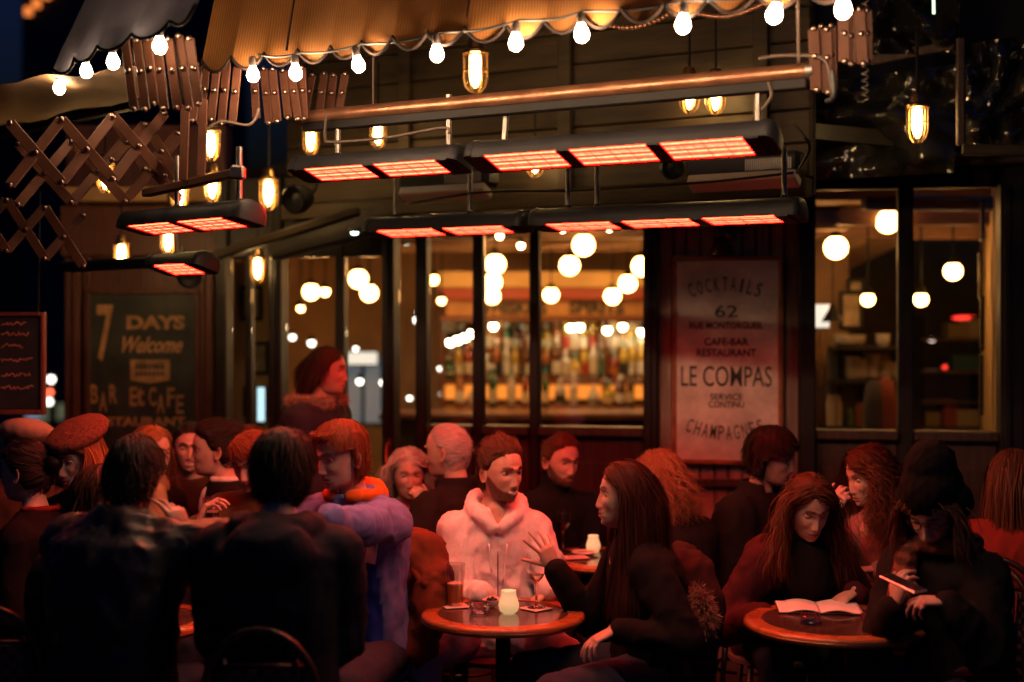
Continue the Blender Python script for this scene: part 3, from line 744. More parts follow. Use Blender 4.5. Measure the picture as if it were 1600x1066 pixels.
mb = MB(); mb.tube(pts, .0045, 6); tag(mb.build('light_cable', M_rubber, None, 180), 'thin black cable carrying the bulbs along the ochre awning', 'cable')
cab = []; CORNER = None
for px, py in ((92,140),(134,114),(176,100),(249,75)):
    q = on_line(px, LA0+L_OUT*-.08, L_DIR); p = Vector((q.x, q.y, zat(py, q.y)+.04))
    o = dup(bp, p, label='bare glowing bulb under the dark corner awning, %s from its far low end' % ORD[len(cab)], group='bare bulbs under the corner awning'); cab.append(p+UPV*.05)
    for ch in o.children:
        if ch.name.startswith('glass'):
            if CORNER is None: CORNER = ch.data.copy(); CORNER.materials[0] = emit_mat('bulb_glass_corner', (1.0,.66,.38), 150)
            ch.data = CORNER
pts = []
for i in range(len(cab)-1):
    for k in range(8): t = k/8; pts.append(cab[i].lerp(cab[i+1], t)-UPV*(.02*math.sin(PI*t)))
pts.append(cab[-1])
mb = MB(); mb.tube(pts, .0045, 6); tag(mb.build('light_cable', M_rubber, None, 180), 'thin black cable carrying the bulbs under the corner awning', 'cable')

# ------------------------------------------------------------------ caged lanterns
M_lglass = emit_mat('lantern_glass', (1.0,.66,.26), 5.0)
M_lbulb = emit_mat('lantern_core', (1.0,.70,.34), 95)
def lantern(px, py, Y, label, s=1.0, grp=None, lit=True):
    t = thing('cage_lantern', label, 'lantern', W(px,py,Y)-UPV*0, 0, grp); t.scale = (s,s,s)
    mb = MB(); mb.lathe([(.036,.06),(.036,-.03),(.031,-.052),(.018,-.066),(0,-.07)], 18); mb.build('glass', glass_mat('lantern_shell', (1,.86,.62), .12, .06), t, 180, world=False)
    mb = MB(); mb.lathe([(0,.055),(.017,.05),(.020,.0),(.017,-.028),(.009,-.045),(0,-.048)], 14); mb.build('bulb', M_lbulb, t, 180, world=False)
    mb = MB(); mb.lathe([(0,.115),(.02,.112),(.026,.10),(.030,.075),(.046,.066),(.046,.056),(.036,.054)], 18); mb.build('cap', M_brass, t, 40, world=False)
    mb = MB()
    for k in range(6):
        a = 2*PI*k/6; c, s_ = math.cos(a), math.sin(a)
        mb.tube([(c*.041,s_*.041,.058),(c*.041,s_*.041,-.03),(c*.034,s_*.034,-.056),(c*.018,s_*.018,-.074),(0,0,-.079)], .0025, 5)
    mb.tube([(math.cos(a)*.041,math.sin(a)*.041,0) for a in np.linspace(0,2*PI,20,endpoint=False)], .0025, 5, closed=True)
    mb.build('cage', M_brass, t, 60, world=False)
    top = .4 if py < 130 else .25
    mb = MB(); mb.tube([(0,0,.11),(0,0,.11+top)], .006, 6); mb.build('stem', M_iron, t, world=False)
    return t
fasY = lambda px: (on_line(px, FAS0, F_DIR)+F_OUT*.18).y
lantern(743, 110, fasY(743)-.5, 'caged brass lantern hanging behind the scalloped edge, alone above the copper tube', 1.35, 'caged lanterns')
lantern(1077, 148, fasY(1077), 'caged lantern under the copper tube, the one of the pair nearer the doors', 1.1, 'caged lanterns')
lantern(1118, 150, fasY(1118), 'caged lantern under the copper tube, the one of the pair nearer the plastic sheeting', 1.1, 'caged lanterns')
lantern(1433, 192, 6.2, 'caged brass lantern hanging before the black plastic sheeting', 1.15, 'caged lanterns')
lantern(420, 302, 7.4, 'caged lantern hanging beside the round black speaker', 1.15, 'caged lanterns')
lantern(486, 218, 7.2, 'caged lantern partly hidden by the two-lamp heater, under the tube end', 1.0, 'caged lanterns')
lantern(591, 208, 7.2, 'caged lantern showing just above the two-lamp heater', 1.0, 'caged lanterns')
for px, py, Y, nm in ((330,226,6.6,'below the long upright arm bars'),(165,277,6.8,'behind the open scissor arm'),(332,292,7.0,'above the corner heater, right one of two'),(281,306,7.1,'above the corner heater, left one of two'),(190,399,7.8,'above the painted board, by the small heater'),(263,376,7.6,'tucked between the two corner heaters'),(403,420,7.8,'before the narrow window'),(836,252,fasY(836),'hidden behind the three-lamp heater, only its foot showing')):
    lantern(px, py, Y, 'caged lantern '+nm, 1.0, 'caged lanterns')

# ------------------------------------------------------------------ heaters
def heater_glow():
    m = bpy.data.materials.new('heater_glow'); m.use_nodes = True; n = m.node_tree.nodes; l = m.node_tree.links; b = n['Principled BSDF']
    b.inputs['Base Color'].default_value = (.1,.02,.01,1)
    tc = n.new('ShaderNodeTexCoord'); wv = n.new('ShaderNodeTexWave'); wv.wave_type = 'BANDS'; wv.bands_direction = 'Y'; wv.inputs['Scale'].default_value = 1.15; wv.inputs['Distortion'].default_value = 1.2; wv.inputs['Detail'].default_value = 3
    l.new(tc.outputs['UV'], wv.inputs[0])
    nz = n.new('ShaderNodeTexNoise'); nz.inputs['Scale'].default_value = 5; nz.inputs['Detail'].default_value = 3; l.new(tc.outputs['UV'], nz.inputs[0])
    mx = n.new('ShaderNodeMath'); mx.operation = 'MULTIPLY'; l.new(wv.outputs[0], mx.inputs[0]); l.new(nz.outputs[0], mx.inputs[1])
    cr = n.new('ShaderNodeValToRGB'); e = cr.color_ramp.elements
    # nearly pure red: only red is strong, green and blue tell the coil from the reflector
    e[0].position = .05; e[0].color = (1.0,.0016,.0011,1); e[1].position = .5; e[1].color = (1.0,.0150,.0058,1)
    l.new(mx.outputs[0], cr.inputs[0]); l.new(cr.outputs[0], b.inputs['Emission Color']); b.inputs['Emission Strength'].default_value = HEAT
    return m
HEAT = 74.0
M_heat = heater_glow()
M_hood = mat('heater_hood', (.008,.0075,.009), spec=.18, rough=.5, var=.2, vscale=12, bump=.05, bscale=80)
def heater(A, Bp, out, lamps, label, tilt=24, s=1.0, hang=None, grp='glowing terrace heaters', lit=True):
    """A left end, Bp right end of the hood's underside"""
    t = thing('patio_heater', label, 'heater', (A+Bp)/2, 0, grp)
    d = (Bp-A).normalized(); L = (Bp-A).length; ct, st = math.cos(R(tilt)), math.sin(R(tilt))
    n_dn = out*st - UPV*ct          # the way the lamps look
    fr = out*ct + UPV*st            # towards the front lip
    def P3(x, f_, u): return d*x + fr*f_ - n_dn*u
    def prof(x, k=1.0):
        pts = [P3(x, .078*s*k*math.cos(a), (.012+.062*math.sin(a)**.8)*s*(k if a not in (0,) else 1)) for a in np.linspace(0, PI, 13)]
        return [P3(x, .078*s*k, -.012*s)] + pts + [P3(x, -.078*s*k, -.012*s)]
    mb = MB(); rings = [prof(x) for x in np.linspace(-L/2, L/2, 6)]; m = len(rings[0])
    for ring in rings: mb.v.extend([tuple(p) for p in ring])
    for i in range(5):
        for k in range(m-1): mb.f.append((i*m+k, i*m+k+1, (i+1)*m+k+1, (i+1)*m+k)); mb.mi.append(0)
    mb.build('hood', M_hood, t, 50, world=False)
    for sg in (-1, 1):
        mb = MB(); rings = []
        for dx, k in ((0,1.03),(.018,1.05),(.034,.97),(.044,.7)): rings.append(prof(sg*(L/2+dx*s), k))
        mb.loft(rings); mb.build('end_cap', M_hood, t, 60, world=False)
    # tray with openings, lamps
    gap = .055*s; pl = (L-gap*(lamps+1))/lamps
    for i in range(lamps+1):
        x = -L/2 + gap/2 + i*(pl+gap); mb = MB(); c = P3(x, 0, -.006*s)
        mb.box(c, (gap, .15*s, .02*s), Matrix((d, fr, -n_dn)).transposed()); mb.build('spacer', M_hood, t, world=False)
    for i in range(lamps):
        x = -L/2 + gap + pl/2 + i*(pl+gap)
        hw, hh = pl/2, .062*s
        hh = .068*s; vs_ = [P3(x-hw,-hh,-.0095*s), P3(x+hw,-hh,-.0095*s), P3(x+hw,hh,-.0095*s), P3(x-hw,hh,-.0095*s)]
        me = bpy.data.meshes.new('lamp'); me.from_pydata(vs_, [], [(0,1,2,3)]); me.materials.append(M_heat if lit else M_steel)
        u = me.uv_layers.new(name='UVMap')
        for k, uv in enumerate(((0,0),(3,0),(3,1),(0,1))): u.data[k].uv = uv
        lo = link('lamp', me, t)
        mb = MB()
        for j in range(6):
            f_ = -hh + 2*hh*(j+.5)/6; mb.tube([P3(x-hw,f_,-.0125), P3(x+hw,f_,-.0125)], .0009, 4)
        for j in range(1,4): xx = x-hw+2*hw*j/4; mb.tube([P3(xx,-hh,-.013), P3(xx,hh,-.013)], .0013, 4)
        mb.build('grille', M_iron, lo, world=False)
    if hang:
        for x, v in hang:
            mb = MB(); p0 = P3(x*L/2, -.01, .075*s); mb.tube([p0, p0+v*.5+out*.0, p0+v], .011, 8); mb.build('hanger', M_steel, t, 60, world=False)
            mb = MB(); mb.ball(p0, .018); mb.build('hanger_joint', M_iron, t, 180, world=False)
    return t
UHR = Vector(((1212-800)/FPX*4.62, 4.62, 0))
def hl(px, P0, d, z): p = on_line(px, P0, d); p.z = z; return p
zu = zat(222, 4.62)
heater(hl(752,UHR,F_DIR,zu), hl(1196,UHR,F_DIR,zu), F_OUT, 3, 'three-lamp black heater glowing red under the right end of the copper tube', 19, .95, ((-.86, UPV*.13-F_OUT*.02), (.93, UPV*.14)))
heater(hl(476,UHR,F_DIR,zu), hl(712,UHR,F_DIR,zu), F_OUT, 2, 'two-lamp black heater glowing red under the left end of the copper tube', 17, .9, ((-.6, UPV*.17), (.86, UPV*.20)))
LHR = Vector(((1252-800)/FPX*5.55, 5.55, 0)); zl = zat(337, 5.55)
heater(hl(848,LHR,F_DIR,zl), hl(1240,LHR,F_DIR,zl), F_OUT, 3, 'three-lamp black heater glowing red over the cocktails sign', 8, .98, ((-.8, UPV*.17), (-.55, UPV*.17), (.92, UPV*.2)))
heater(hl(588,LHR,F_DIR,zl), hl(812,LHR,F_DIR,zl), F_OUT, 2, 'two-lamp black heater glowing red over the glass doors', 9, .92, ((-.75, UPV*.2), (.3, UPV*.2)))
C0 = Vector(((400-800)/FPX*5.0, 5.0, 0)); zc = zat(341, 5.0); CD = unit2(.72,-.69); CO = Vector((CD.y,-CD.x,0))
heater(hl(212,C0,CD,zc), hl(384,C0,CD,zc), CO, 2, 'two-lamp black heater glowing red under the folded corner arms', 12, .9, ((-.3, UPV*.2), (.8, UPV*.2)))
C1 = Vector(((330-800)/FPX*6.3, 6.3, 0)); zc1 = zat(416, 6.3)
heater(hl(250,C1,CD,zc1), hl(318,C1,CD,zc1), CO, 1, 'small one-lamp black heater glowing red above the painted board', 18, .9, ((-.5, UPV*.2),))
mb = MB(); mb.bar(hl(100,C1,CD,zc1+.03), hl(246,C1,CD,zc1+.03), .10, .05, bev=.01)
tag(mb.build('heater_rail', M_hood), 'long dark rail running left from the small one-lamp heater', 'rail')
# switched-off heaters on the fascia
def off_heater(px1, px2, py, Y, label):
    P0 = Vector(((px2-800)/FPX*Y, Y, 0)); z = zat(py, Y); a, b = hl(px1,P0,F_DIR,z), hl(px2,P0,F_DIR,z)
    t = thing('patio_heater', label, 'heater', (a+b)/2, 0, 'switched-off heaters on the fascia'); L = (b-a).length; M = rot_to(F_DIR)
    mb = MB(); mb.box((0,0,.05), (L,.13,.10), M, .02); mb.build('hood', M_hood, t, world=False)
    mb = MB(); mb.box(M @ Vector((0,-.03,-.02)), (L*.94,.09,.045), M @ Matrix.Rotation(R(-28),3,'X'), .006); mb.build('reflector', mat('white_reflector', (.62,.58,.52), rough=.3, metal=.5), t, world=False)
    mb = MB(); 
    for k in range(24): mb.box(M @ Vector((L*(.05+.4*k/24),-.07,.045)), (.004,.004,.05), M)
    mb.build('grille', M_steel, t, world=False)
off_heater(632, 772, 292, 6.7, 'switched-off heater with pale reflector below the two-lamp heater')
off_heater(1078, 1256, 272, 6.15, 'switched-off heater with pale reflector at the right end of the fascia')

# copper tube and its cables
TB0 = Vector(((1300-800)/FPX*4.56, 4.56, 0)); zt = zat(108, 4.56)
ta, tb = hl(474,TB0,F_DIR,zt), hl(1268,TB0,F_DIR,zt)
t = thing('awning_tube', 'long copper coloured awning tube carrying the heaters', 'tube', (ta+tb)/2)
mb = MB(); mb.tube([ta, tb], .028, 20); mb.build('tube', M_copper, t, 60)
mb = MB(); mb.box((ta+tb)/2-UPV*.040, ((tb-ta).length*.99,.045,.035), rot_to(F_DIR), .004); mb.build('front_rail', M_iron, t)
for p in (ta, tb):
    mb = MB(); mb.lathe([(0,-.012),(.034,-.012),(.034,.012),(0,.012)], 20, p, Matrix((frame_from(F_DIR)[0], frame_from(F_DIR)[1], F_DIR)).transposed()); mb.build('end_cap', M_steel, t, 40)
def cable(pts, r, label, m=M_rubber):
    P = [Vector(p) for p in pts]; out = []
    for i in range(len(P)-1):
        p0, p1, p2, p3 = P[max(i-1,0)], P[i], P[i+1], P[min(i+2,len(P)-1)]
        for k in range(8):
            u = k/8; out.append(.5*((2*p1)+(p2-p0)*u+(2*p0-5*p1+4*p2-p3)*u*u+(3*p1-p0-3*p2+p3)*u**3))
    out.append(P[-1]); mb = MB(); mb.tube(out, r, 6); tag(mb.build('cable', m, None, 180), label, 'cable')
M_gcable = mat('grey_cable', (.07,.05,.04), rough=.6, spec=.2)
cable([W(1185,92,4.62),W(1225,87,4.6),W(1285,92,4.54),W(1298,130,4.52),W(1300,160,4.55)], .006, 'grey cable looped over the right end of the copper tube', M_gcable)
cable([W(1200,128,4.64),W(1205,150,4.64),W(1190,172,4.66)], .006, 'grey cable dropping from the tube to the right end of its three-lamp heater', M_gcable)
cable([W(1300,110,4.5),W(1303,150,4.5),W(1292,158,4.55)], .008, 'black cable hanging from the right end of the copper tube')
cable([W(510,180,5.5),W(508,215,5.55),W(520,222,5.55),W(600,216,5.45),W(690,200,5.3),W(702,208,5.25)], .006, 'grey cable lying along the top of the left two-lamp heater', M_gcable)
cable([W(640,318,6.5),W(760,300,6.3),W(900,298,6.2),W(1100,285,6.0),W(1240,270,5.85)], .006, 'black cable strung above the lower pair of heaters')
cable([W(1240,195,5.6),W(1265,230,5.6),W(1245,270,5.8)], .007, 'black cable bending down beside the right-hand post')
cable([W(320,205,5.3),W(345,190,5.3),W(390,195,5.3),W(405,170,5.3)], .006, 'grey cable drooping between the folded corner arms', M_gcable)
cable([W(1246,0,4.3),W(1248,100,4.4)], .004, 'thin upright cord beside the right-hand folded arm', M_gcable)
cable([W(583,80,5.5),W(583,190,5.6)], .004, 'thin upright cord behind the scalloped edge', M_gcable)

# ------------------------------------------------------------------ scissor arms
M_arm = mat('bronze_painted_steel', (.062,.025,.015), rough=.55, metal=.0, spec=.12, var=.25, vscale=14)
M_rivet = mat('rivet_steel', (.28,.20,.16), rough=.3, metal=1.0)
def flatbar(p, q, w=.040, th=.008, hint=(0,1,0)):
    mb = MB(); mb.bar(p, q, w, th, hint, .002); return mb
def scissor(px0, py0, ux, uy, sl, n, Y0, dY, h, label, offs=.0):
    """open lattice: n cells, each ux wide; h tall, drifting by sl per cell"""
    t = thing('scissor_arm', label, 'awning arm', W(px0, py0+h/2, Y0), 0, 'folding scissor arms of the awnings')
    def pt(i, v, o=0.0): return W(px0+ux*i, py0+sl*i+h*v, Y0+dY*i+o)
    for i in range(n):
        a = flatbar(pt(i,0,.0), pt(i+1,1,.0)); a.build('bar', M_arm, t)
        a = flatbar(pt(i,1,.012), pt(i+1,0,.012)); a.build('bar', M_arm, t)
        for q in (pt(i+.5,.5,-.008), pt(i,0,-.008), pt(i,1,-.008)):
            mb = MB(); mb.ball(q, (.011,.007,.011), u=10, v=6); mb.build('pivot', M_rivet, t, 180)
    for q in (pt(n,0,-.008), pt(n,1,-.008)):
        mb = MB(); mb.ball(q, (.011,.007,.011), u=10, v=6); mb.build('pivot', M_rivet, t, 180)
    return t
scissor(15, 192, 81, 0, -5, 3, 5.05, .12, 98, 'open bronze scissor arm stretched out under the corner awning, front of two')
scissor(28, 224, 84, 0, -3, 3, 5.45, .12, 96, 'open bronze scissor arm stretched out under the corner awning, rear of two')
scissor(175, 180, 52, 0, 14, 2, 5.5, .10, 70, 'short bronze scissor arm hanging below the folded bars')
scissor(-50, 300, 60, 0, 12, 3, 5.9, .1, 80, 'shadowed scissor arm low at the left edge under the corner awning')
def folded(px, py, n, wpx, hpx, Y, label, tilt=6, ks=0):
    t = thing('folding_awning_bracket', label, 'awning bracket', W(px, py+hpx/2, Y), 0, 'folded awning arms')
    for i in range(n):
        x = px + wpx*i/(n-1); a, b = W(x+random.uniform(-2,2), py+random.uniform(-4,4), Y+.02*(i % 2)), W(x+tilt+random.uniform(-4,4), py+hpx+random.uniform(-5,5), Y+.02*(i % 2)+.02)
        flatbar(a, b, .036, .007, (.4,1,0)).build('bar', M_arm, t)
        for q in (a, b, a.lerp(b,.45)):
            mb = MB(); mb.ball(q-Vector((0,.009,0)), (.010,.007,.010), u=10, v=6); mb.build('pivot', M_rivet, t, 180)
    return t
folded(196, 60, 7, 100, 108, 4.75, 'fan of folded bronze bars hanging below the dark awning edge', 14)
folded(396, 110, 6, 75, 78, 5.5, 'folded bronze bars behind the left end of the ochre awning', 8)
folded(470, 118, 5, 70, 58, 5.75, 'folded bronze bars above the left end of the copper tube', -10)
folded(1272, 45, 4, 26, 96, 4.55, 'narrow bundle of folded bronze bars at the right end of the tube', 6)
folded(1318, 18, 4, 34, 80, 4.5, 'folded bars hanging under the last bulb on the right', 4)
folded(310, 100, 5, 60, 90, 5.3, 'loosely folded bronze bars between the two awnings', -8)
for px, py1, py2, Y, nm in ((290,165,282,5.2,'shorter'),(318,155,275,5.25,'longer')):
    a = flatbar(W(px,py1,Y), W(px-4,py2,Y+.05), .032, .012); tag(a.build('hanger_bar', M_arm), 'upright bronze hanger bar above the corner heater, %s of two' % nm, 'bar', 'upright hanger bars')
t = thing('corner_rail', 'bronze square rail above the corner heater', 'rail', W(290,285,5.6))
mb = MB(); mb.bar(W(228,302,5.5), W(372,270,5.05), .04, .03, bev=.004); mb.build('rail', M_arm, t)
mb = MB(); mb.box(W(372,270,5.05), (.05,.05,.05), None, .008); mb.build('end_cap', M_steel, t)
# coil spring on the right
mb = MB(); pts = [W(1352,-10,4.55)+UPV*(-.0032*i)+Vector((.010*math.cos(i*.9), .010*math.sin(i*.9), 0)) for i in range(110)]
mb.tube(pts, .0025, 5); tag(mb.build('coil_spring', M_steel, None, 180), 'long steel coil spring hanging by the folded arms at the right', 'spring')
# fringe of beads under the scallops, right part
for k_, (p1, p2, n_, nm) in enumerate(((W(1085,20,5.0), W(1200,2,4.8), 26, 'longer'),(W(940,38,5.1), W(1050,20,5.0), 16, 'shorter'))):
    t = thing('bead_fringe', 'strand of small wooden beads under the scalloped edge, %s of two' % nm, 'fringe', p1)
    mb = MB()
    for i in range(n_+1): u = i/n_; mb.ball(p1.lerp(p2,u)-UPV*.03*math.sin(PI*u), .009, u=8, v=6)
    o = mb.build('beads', M_copper, t, 180); o['kind'] = 'stuff'
    mb = MB(); mb.tube([p1.lerp(p2,u/8)-UPV*.03*math.sin(PI*u/8) for u in range(9)], .003, 5); mb.build('cord', M_rubber, t, 180)

# round speakers
def speaker(px, py, Y, r, label, d=Vector((0,-1,0))):
    t = thing('round_speaker', label, 'speaker', W(px,py,Y), 0, 'round black speakers'); x_, y_, z_ = frame_from(d); M = Matrix((x_,y_,z_)).transposed()
    mb = MB(); mb.lathe([(0,-.10),(r*.7,-.09),(r,-.03),(r,.01),(r*.9,.02),(r*.85,.008),(r*.4,-.015),(0,-.01)], 24, M=M); mb.build('cone', M_hood, t, 40, world=False)
    mb = MB(); mb.tube([z_*-.10, z_*-.16+UPV*.03, z_*-.2+UPV*.12], .012, 8); mb.build('bracket', M_iron, t, world=False)
speaker(461, 312, 7.2, .075, 'round black speaker beside the lantern over the doors', Vector((-.5,-.85,-.2)))
speaker(1050, 262, 6.45, .055, 'round black speaker at the end of the switched-off heater', Vector((.1,-1,-.2)))
speaker(297, 430, 7.5, .07, 'round black speaker under the small corner heater', Vector((.4,-.9,-.2)))

# black plastic sheeting at the right
M_plastic = mat('black_plastic_film', (.012,.011,.010), rough=.2, spec=.9)
def sheeting(c, Y, seed, label):
    n_, m_ = 40, 34; grid = []
    (xa, ya), (xb, yb), (xc, yc), (xd, yd) = c
    for i in range(n_+1):
        row = []
        for j in range(m_+1):
            u, v = i/n_, j/m_
            px = (xa*(1-u)+xb*u)*(1-v)+(xd*(1-u)+xc*u)*v; py = (ya*(1-u)+yb*u)*(1-v)+(yd*(1-u)+yc*u)*v
            q = Vector((u*2.0+seed, v*1.7, seed*2)); w_ = noise.noise(q*.6)
            h_ = .30*abs(noise.noise(q*.8+Vector((w_,w_,0))*1.5)) + .16*abs(noise.noise(q*1.7+Vector((w_,2,0)))) + .03*abs(noise.noise(q*4.1))
            row.append(W(px, py, Y-h_*1.1))
        grid.append(row)
    mb = MB(); mb.sheet(grid); tag(mb.build('plastic_sheeting', M_plastic, None, 35), label, 'sheeting', 'crumpled black plastic sheets')
sheeting(((1272,130),(1500,100),(1490,270),(1272,282)), 6.75, 3.0, 'crumpled glossy black plastic sheet above the right-hand window')
sheeting(((1508,70),(1680,40),(1680,235),(1508,228)), 6.35, 8.0, 'crumpled glossy black plastic sheet above the wooden rail at the right edge')
sheeting(((1345,-40),(1500,-40),(1500,85),(1360,85)), 6.6, 14.0, 'crumpled glossy black plastic sheet hanging beside the coil spring')
mb = MB(); mb.bar(W(1503,234,6.1), W(1690,238,6.0), .05, .045, bev=.005); tag(mb.build('wooden_rail', M_woodh), 'plain wooden rail below the plastic at the right edge', 'rail')
mb = MB(); mb.bar(W(1500,60,6.12), W(1500,228,6.12), .03, .03, bev=.003); tag(mb.build('wooden_upright', M_wood), 'thin dark upright beside the right-hand plastic sheet', 'post')
mb = MB(); mb.bar(W(1360,95,6.5), W(1500,68,6.4), .03, .04, bev=.003); tag(mb.build('wooden_batten', M_wood), 'dark slanting batten over the plastic sheet by the lantern', 'batten')
t = thing('tube_lamp', 'sliver of a greenish tube lamp at the top right', 'lamp', W(1458,0,6.2))
mb = MB(); mb.tube([W(1458,-30,6.2), W(1459,22,6.2)], .007, 8); mb.build('tube', emit_mat('tube_green', (.7,1,.65), 1.6), t, 60)
mb = MB(); mb.bar(W(1466,-40,6.25), W(1467,60,6.25), .02, .02); mb.build('holder', M_iron, t)

# ------------------------------------------------------------------ the cocktails sign
SGO = W_OUT*.055
s1, s2 = wallp(1052, 0, .075), wallp(1222, 0, .075); sw_ = (s2-s1).length; sc_ = (s1+s2)/2
z_top, z_bot = zat(401, sc_.y), zat(725, sc_.y); shh = z_top-z_bot
sg = thing('cafe_sign', 'pale weathered sign reading cocktails and champagnes on the plank wall', 'sign', Vector((sc_.x, sc_.y, (z_top+z_bot)/2)))
MS = rot_to(W_DIR)
m_face = mat('weathered_enamel', (.66,.54,.44), rough=.5, var=.32, vscale=6, col2=(.85,.72,.60), bump=.1, bscale=30)
mb = MB(); mb.box((0,0,0), (sw_-.03,.02,shh-.03), MS); mb.build('face', m_face, sg, world=False)
for p, sz in (((0,-.004,shh/2-.01),(sw_,.035,.022)),((0,-.004,-shh/2+.01),(sw_,.035,.022)),((sw_/2-.01,-.004,0),(.022,.035,shh-.046)),((-sw_/2+.01,-.004,0),(.022,.035,shh-.046))):
    mb = MB(); mb.box(MS @ Vector(p), sz, MS, .004); mb.build('frame_bar', mat('rusty_orange_frame', (.30,.10,.035), rough=.55, var=.4, vscale=15), sg, world=False)
M_ink = mat('dark_sign_paint', (.045,.05,.035), rough=.6, var=.3, vscale=20)
def sgy(py): return zat(py, sc_.y) - (z_top+z_bot)/2
ppm = FPX/sc_.y
def sline(txt, py_base, wpx, hpx, weight=.0014, cx=1136):
    x0 = (cx-1137)/ppm
    text_mesh(txt, .1, M_ink, parent=sg, M=Matrix.Translation(MS @ Vector((x0,-.0125,sgy(py_base)))) @ MS.to_4x4(), width=wpx/ppm, height=hpx/ppm, weight=weight)
sline('62', 496, 35, 19, .001); sline('RUE MONTORGUEIL', 514, 114, 11); sline('CAFE-BAR', 540, 68, 12); sline('RESTAURANT', 557, 92, 12)
sline('LE COMPAS', 604, 140, 32, .0002); sline('SERVICE', 625, 50, 10); sline('CONTINU', 637, 55, 10)
def arc_text(txt, cx, py, wpx, hpx, curve):
    n = len(txt)
    for i, ch in enumerate(txt):
        u = (i+.5)/n*2-1; x = u*wpx/2/ppm; dz = -curve*u*u/ppm; an = -math.atan(2*curve*u/(wpx/2))
        Mx = Matrix.Translation(MS @ Vector((x+(cx-1137)/ppm, -.0125, sgy(py)+dz))) @ MS.to_4x4() @ Matrix.Rotation(-an, 4, 'Y')
        text_mesh(ch, .1, M_ink, parent=sg, M=Mx, width=wpx/n*.66/ppm*(.45 if ch == 'I' else 1), height=hpx/ppm, weight=.0003)
arc_text('COCKTAILS', 1134, 455, 108, 22, 11); arc_text('CHAMPAGNES', 1134, 687, 130, 22, -14)
# brass lamp over the sign
p = wallp(1128, zat(386, sc_.y), .13); t = thing('sign_lamp', 'copper bell lamp on a bent arm above the cocktails sign', 'lamp', p)
mb = MB(); mb.lathe([(0,.055),(.02,.052),(.035,.035),(.055,.0),(.068,-.03),(.070,-.045),(.062,-.045),(.045,-.02),(0,.03)], 22); mb.build('shade', M_copper, t, 60, world=False)
mb = MB(); mb.tube([Vector((0,0,.05)), Vector((0,0,.10)), Vector((.02,.02,.13)), Vector((.05,.09,.12))], .012, 8); mb.build('arm', M_brass, t, 60, world=False)
mb = MB(); mb.ball((.045,-.01,.06), (.03,.03,.034)); mb.build('knob', M_copper, t, 180, world=False)

# ------------------------------------------------------------------ the painted board at the left
bw1, bw2 = W(134,455,LB).x, W(300,455,LB).x; bz1, bz2 = zat(455,LB), .95
t7 = thing('painted_board', 'dark board painted with seven days welcome, bar and cafe lettering', 'sign', ((bw1+bw2)/2, LB+.1, (bz1+bz2)/2))
mb = MB(); mb.box((0,0,0), (bw2-bw1,.03,bz1-bz2), None); mb.build('face', mat('dark_green_board', (.035,.032,.022), rough=.5, var=.45, vscale=6), t7, world=False)
for p, sz in (((0,-.01,(bz1-bz2)/2),(bw2-bw1+.06,.05,.03)),((-(bw2-bw1)/2-.015,-.01,0),(.03,.05,bz1-bz2-.03)),(((bw2-bw1)/2+.015,-.01,0),(.03,.05,bz1-bz2-.03))):
    mb = MB(); mb.box(p, sz, None, .005); mb.build('frame_bar', M_redwood, t7, world=False)
M_gold = mat('ochre_sign_paint', (.42,.20,.075), rough=.6, var=.35, vscale=14)
def bline(txt, px, py_base, wpx, hpx, weight=.0, shear=0, m=None, dy=-.019):
    k = FPX/LB; Mx = Matrix.Translation(Vector((W(px,py_base,LB).x, LB+.1+dy, zat(py_base,LB))) - t7.location)
    text_mesh(txt, .1, m or M_gold, parent=t7, M=Mx, width=wpx/k, height=hpx/k, weight=weight, shear=shear)
bline('7', 158, 566, 26, 90, .002); bline('DAYS', 238, 515, 92, 22, .0045); bline('Welcome', 233, 552, 96, 26, .002, .5)
bline('RESTAURANT', 210, 668, 150, 15, .004)
for ch, px, py in (('B',141,632),('A',155,644),('R',171,632),('E',203,636),('t',214,636),('C',233,636),('A',246,647),('F',262,637),('E',276,648)):
    bline(ch, px, py, 12, 30, .002)
k = FPX/LB; c = Vector((W(229,580,LB).x, LB+.1-.02, zat(579,LB))) - t7.location
mb = MB(); hw, hh = 31/k, 16/k; mb.prism([(-hw,hh),(hw,hh),(hw,-hh),(0,-hh-5/k),(-hw,-hh)], .004, c=c); mb.build('painted_plaque', M_gold, t7, world=False)
bline('SERVICE', 229, 577, 46, 10, .001, 0, M_ink, -.0235); bline('BARRIERE', 229, 590, 46, 9, .001, 0, M_ink, -.0235) if False else None
for i in range(2):      # two rows of small worn lettering
    for j in range(7):
        mb = MB(); mb.box(c+Vector(((-20+j*6.6)/k, -.002, (5-11*i)/k)), (4.4/k, .002, 7/k)); mb.build('worn_letter', M_ink, t7, world=False)

# menu board at the left edge
mbY = 6.6; mt = thing('menu_board', 'hanging chalk menu board with red wooden frame at the left edge', 'menu board', W(18,568,mbY))
def mbb(x1, x2, y1, y2, th, dy, nm, m):
    mb = MB(); p, q = W(x1,y1,mbY), W(x2,y2,mbY); mb.box(((p.x+q.x)/2, mbY+dy, (p.z+q.z)/2), (q.x-p.x, th, p.z-q.z), None, .004); return mb.build(nm, m, mt)
mbb(-30, 66, 494, 640, .02, 0, 'slate', mat('slate_black', (.022,.018,.016), rough=.4, var=.3, vscale=8))
mbb(66, 72, 488, 648, .04, -.01, 'frame_bar', M_redwood); mbb(-36, 66, 488, 494, .04, -.01, 'frame_bar', M_redwood); mbb(-36, 66, 640, 648, .04, -.01, 'frame_bar', M_redwood)
for x_ in (-10, 60): mb = MB(); mb.tube([W(x_,490,mbY), W(x_+3,300,mbY)], .004, 5); mb.build('hanging_chain', M_iron, mt)
M_chalk = mat('red_chalk', (.40,.16,.11), rough=.9, var=.4, vscale=30)
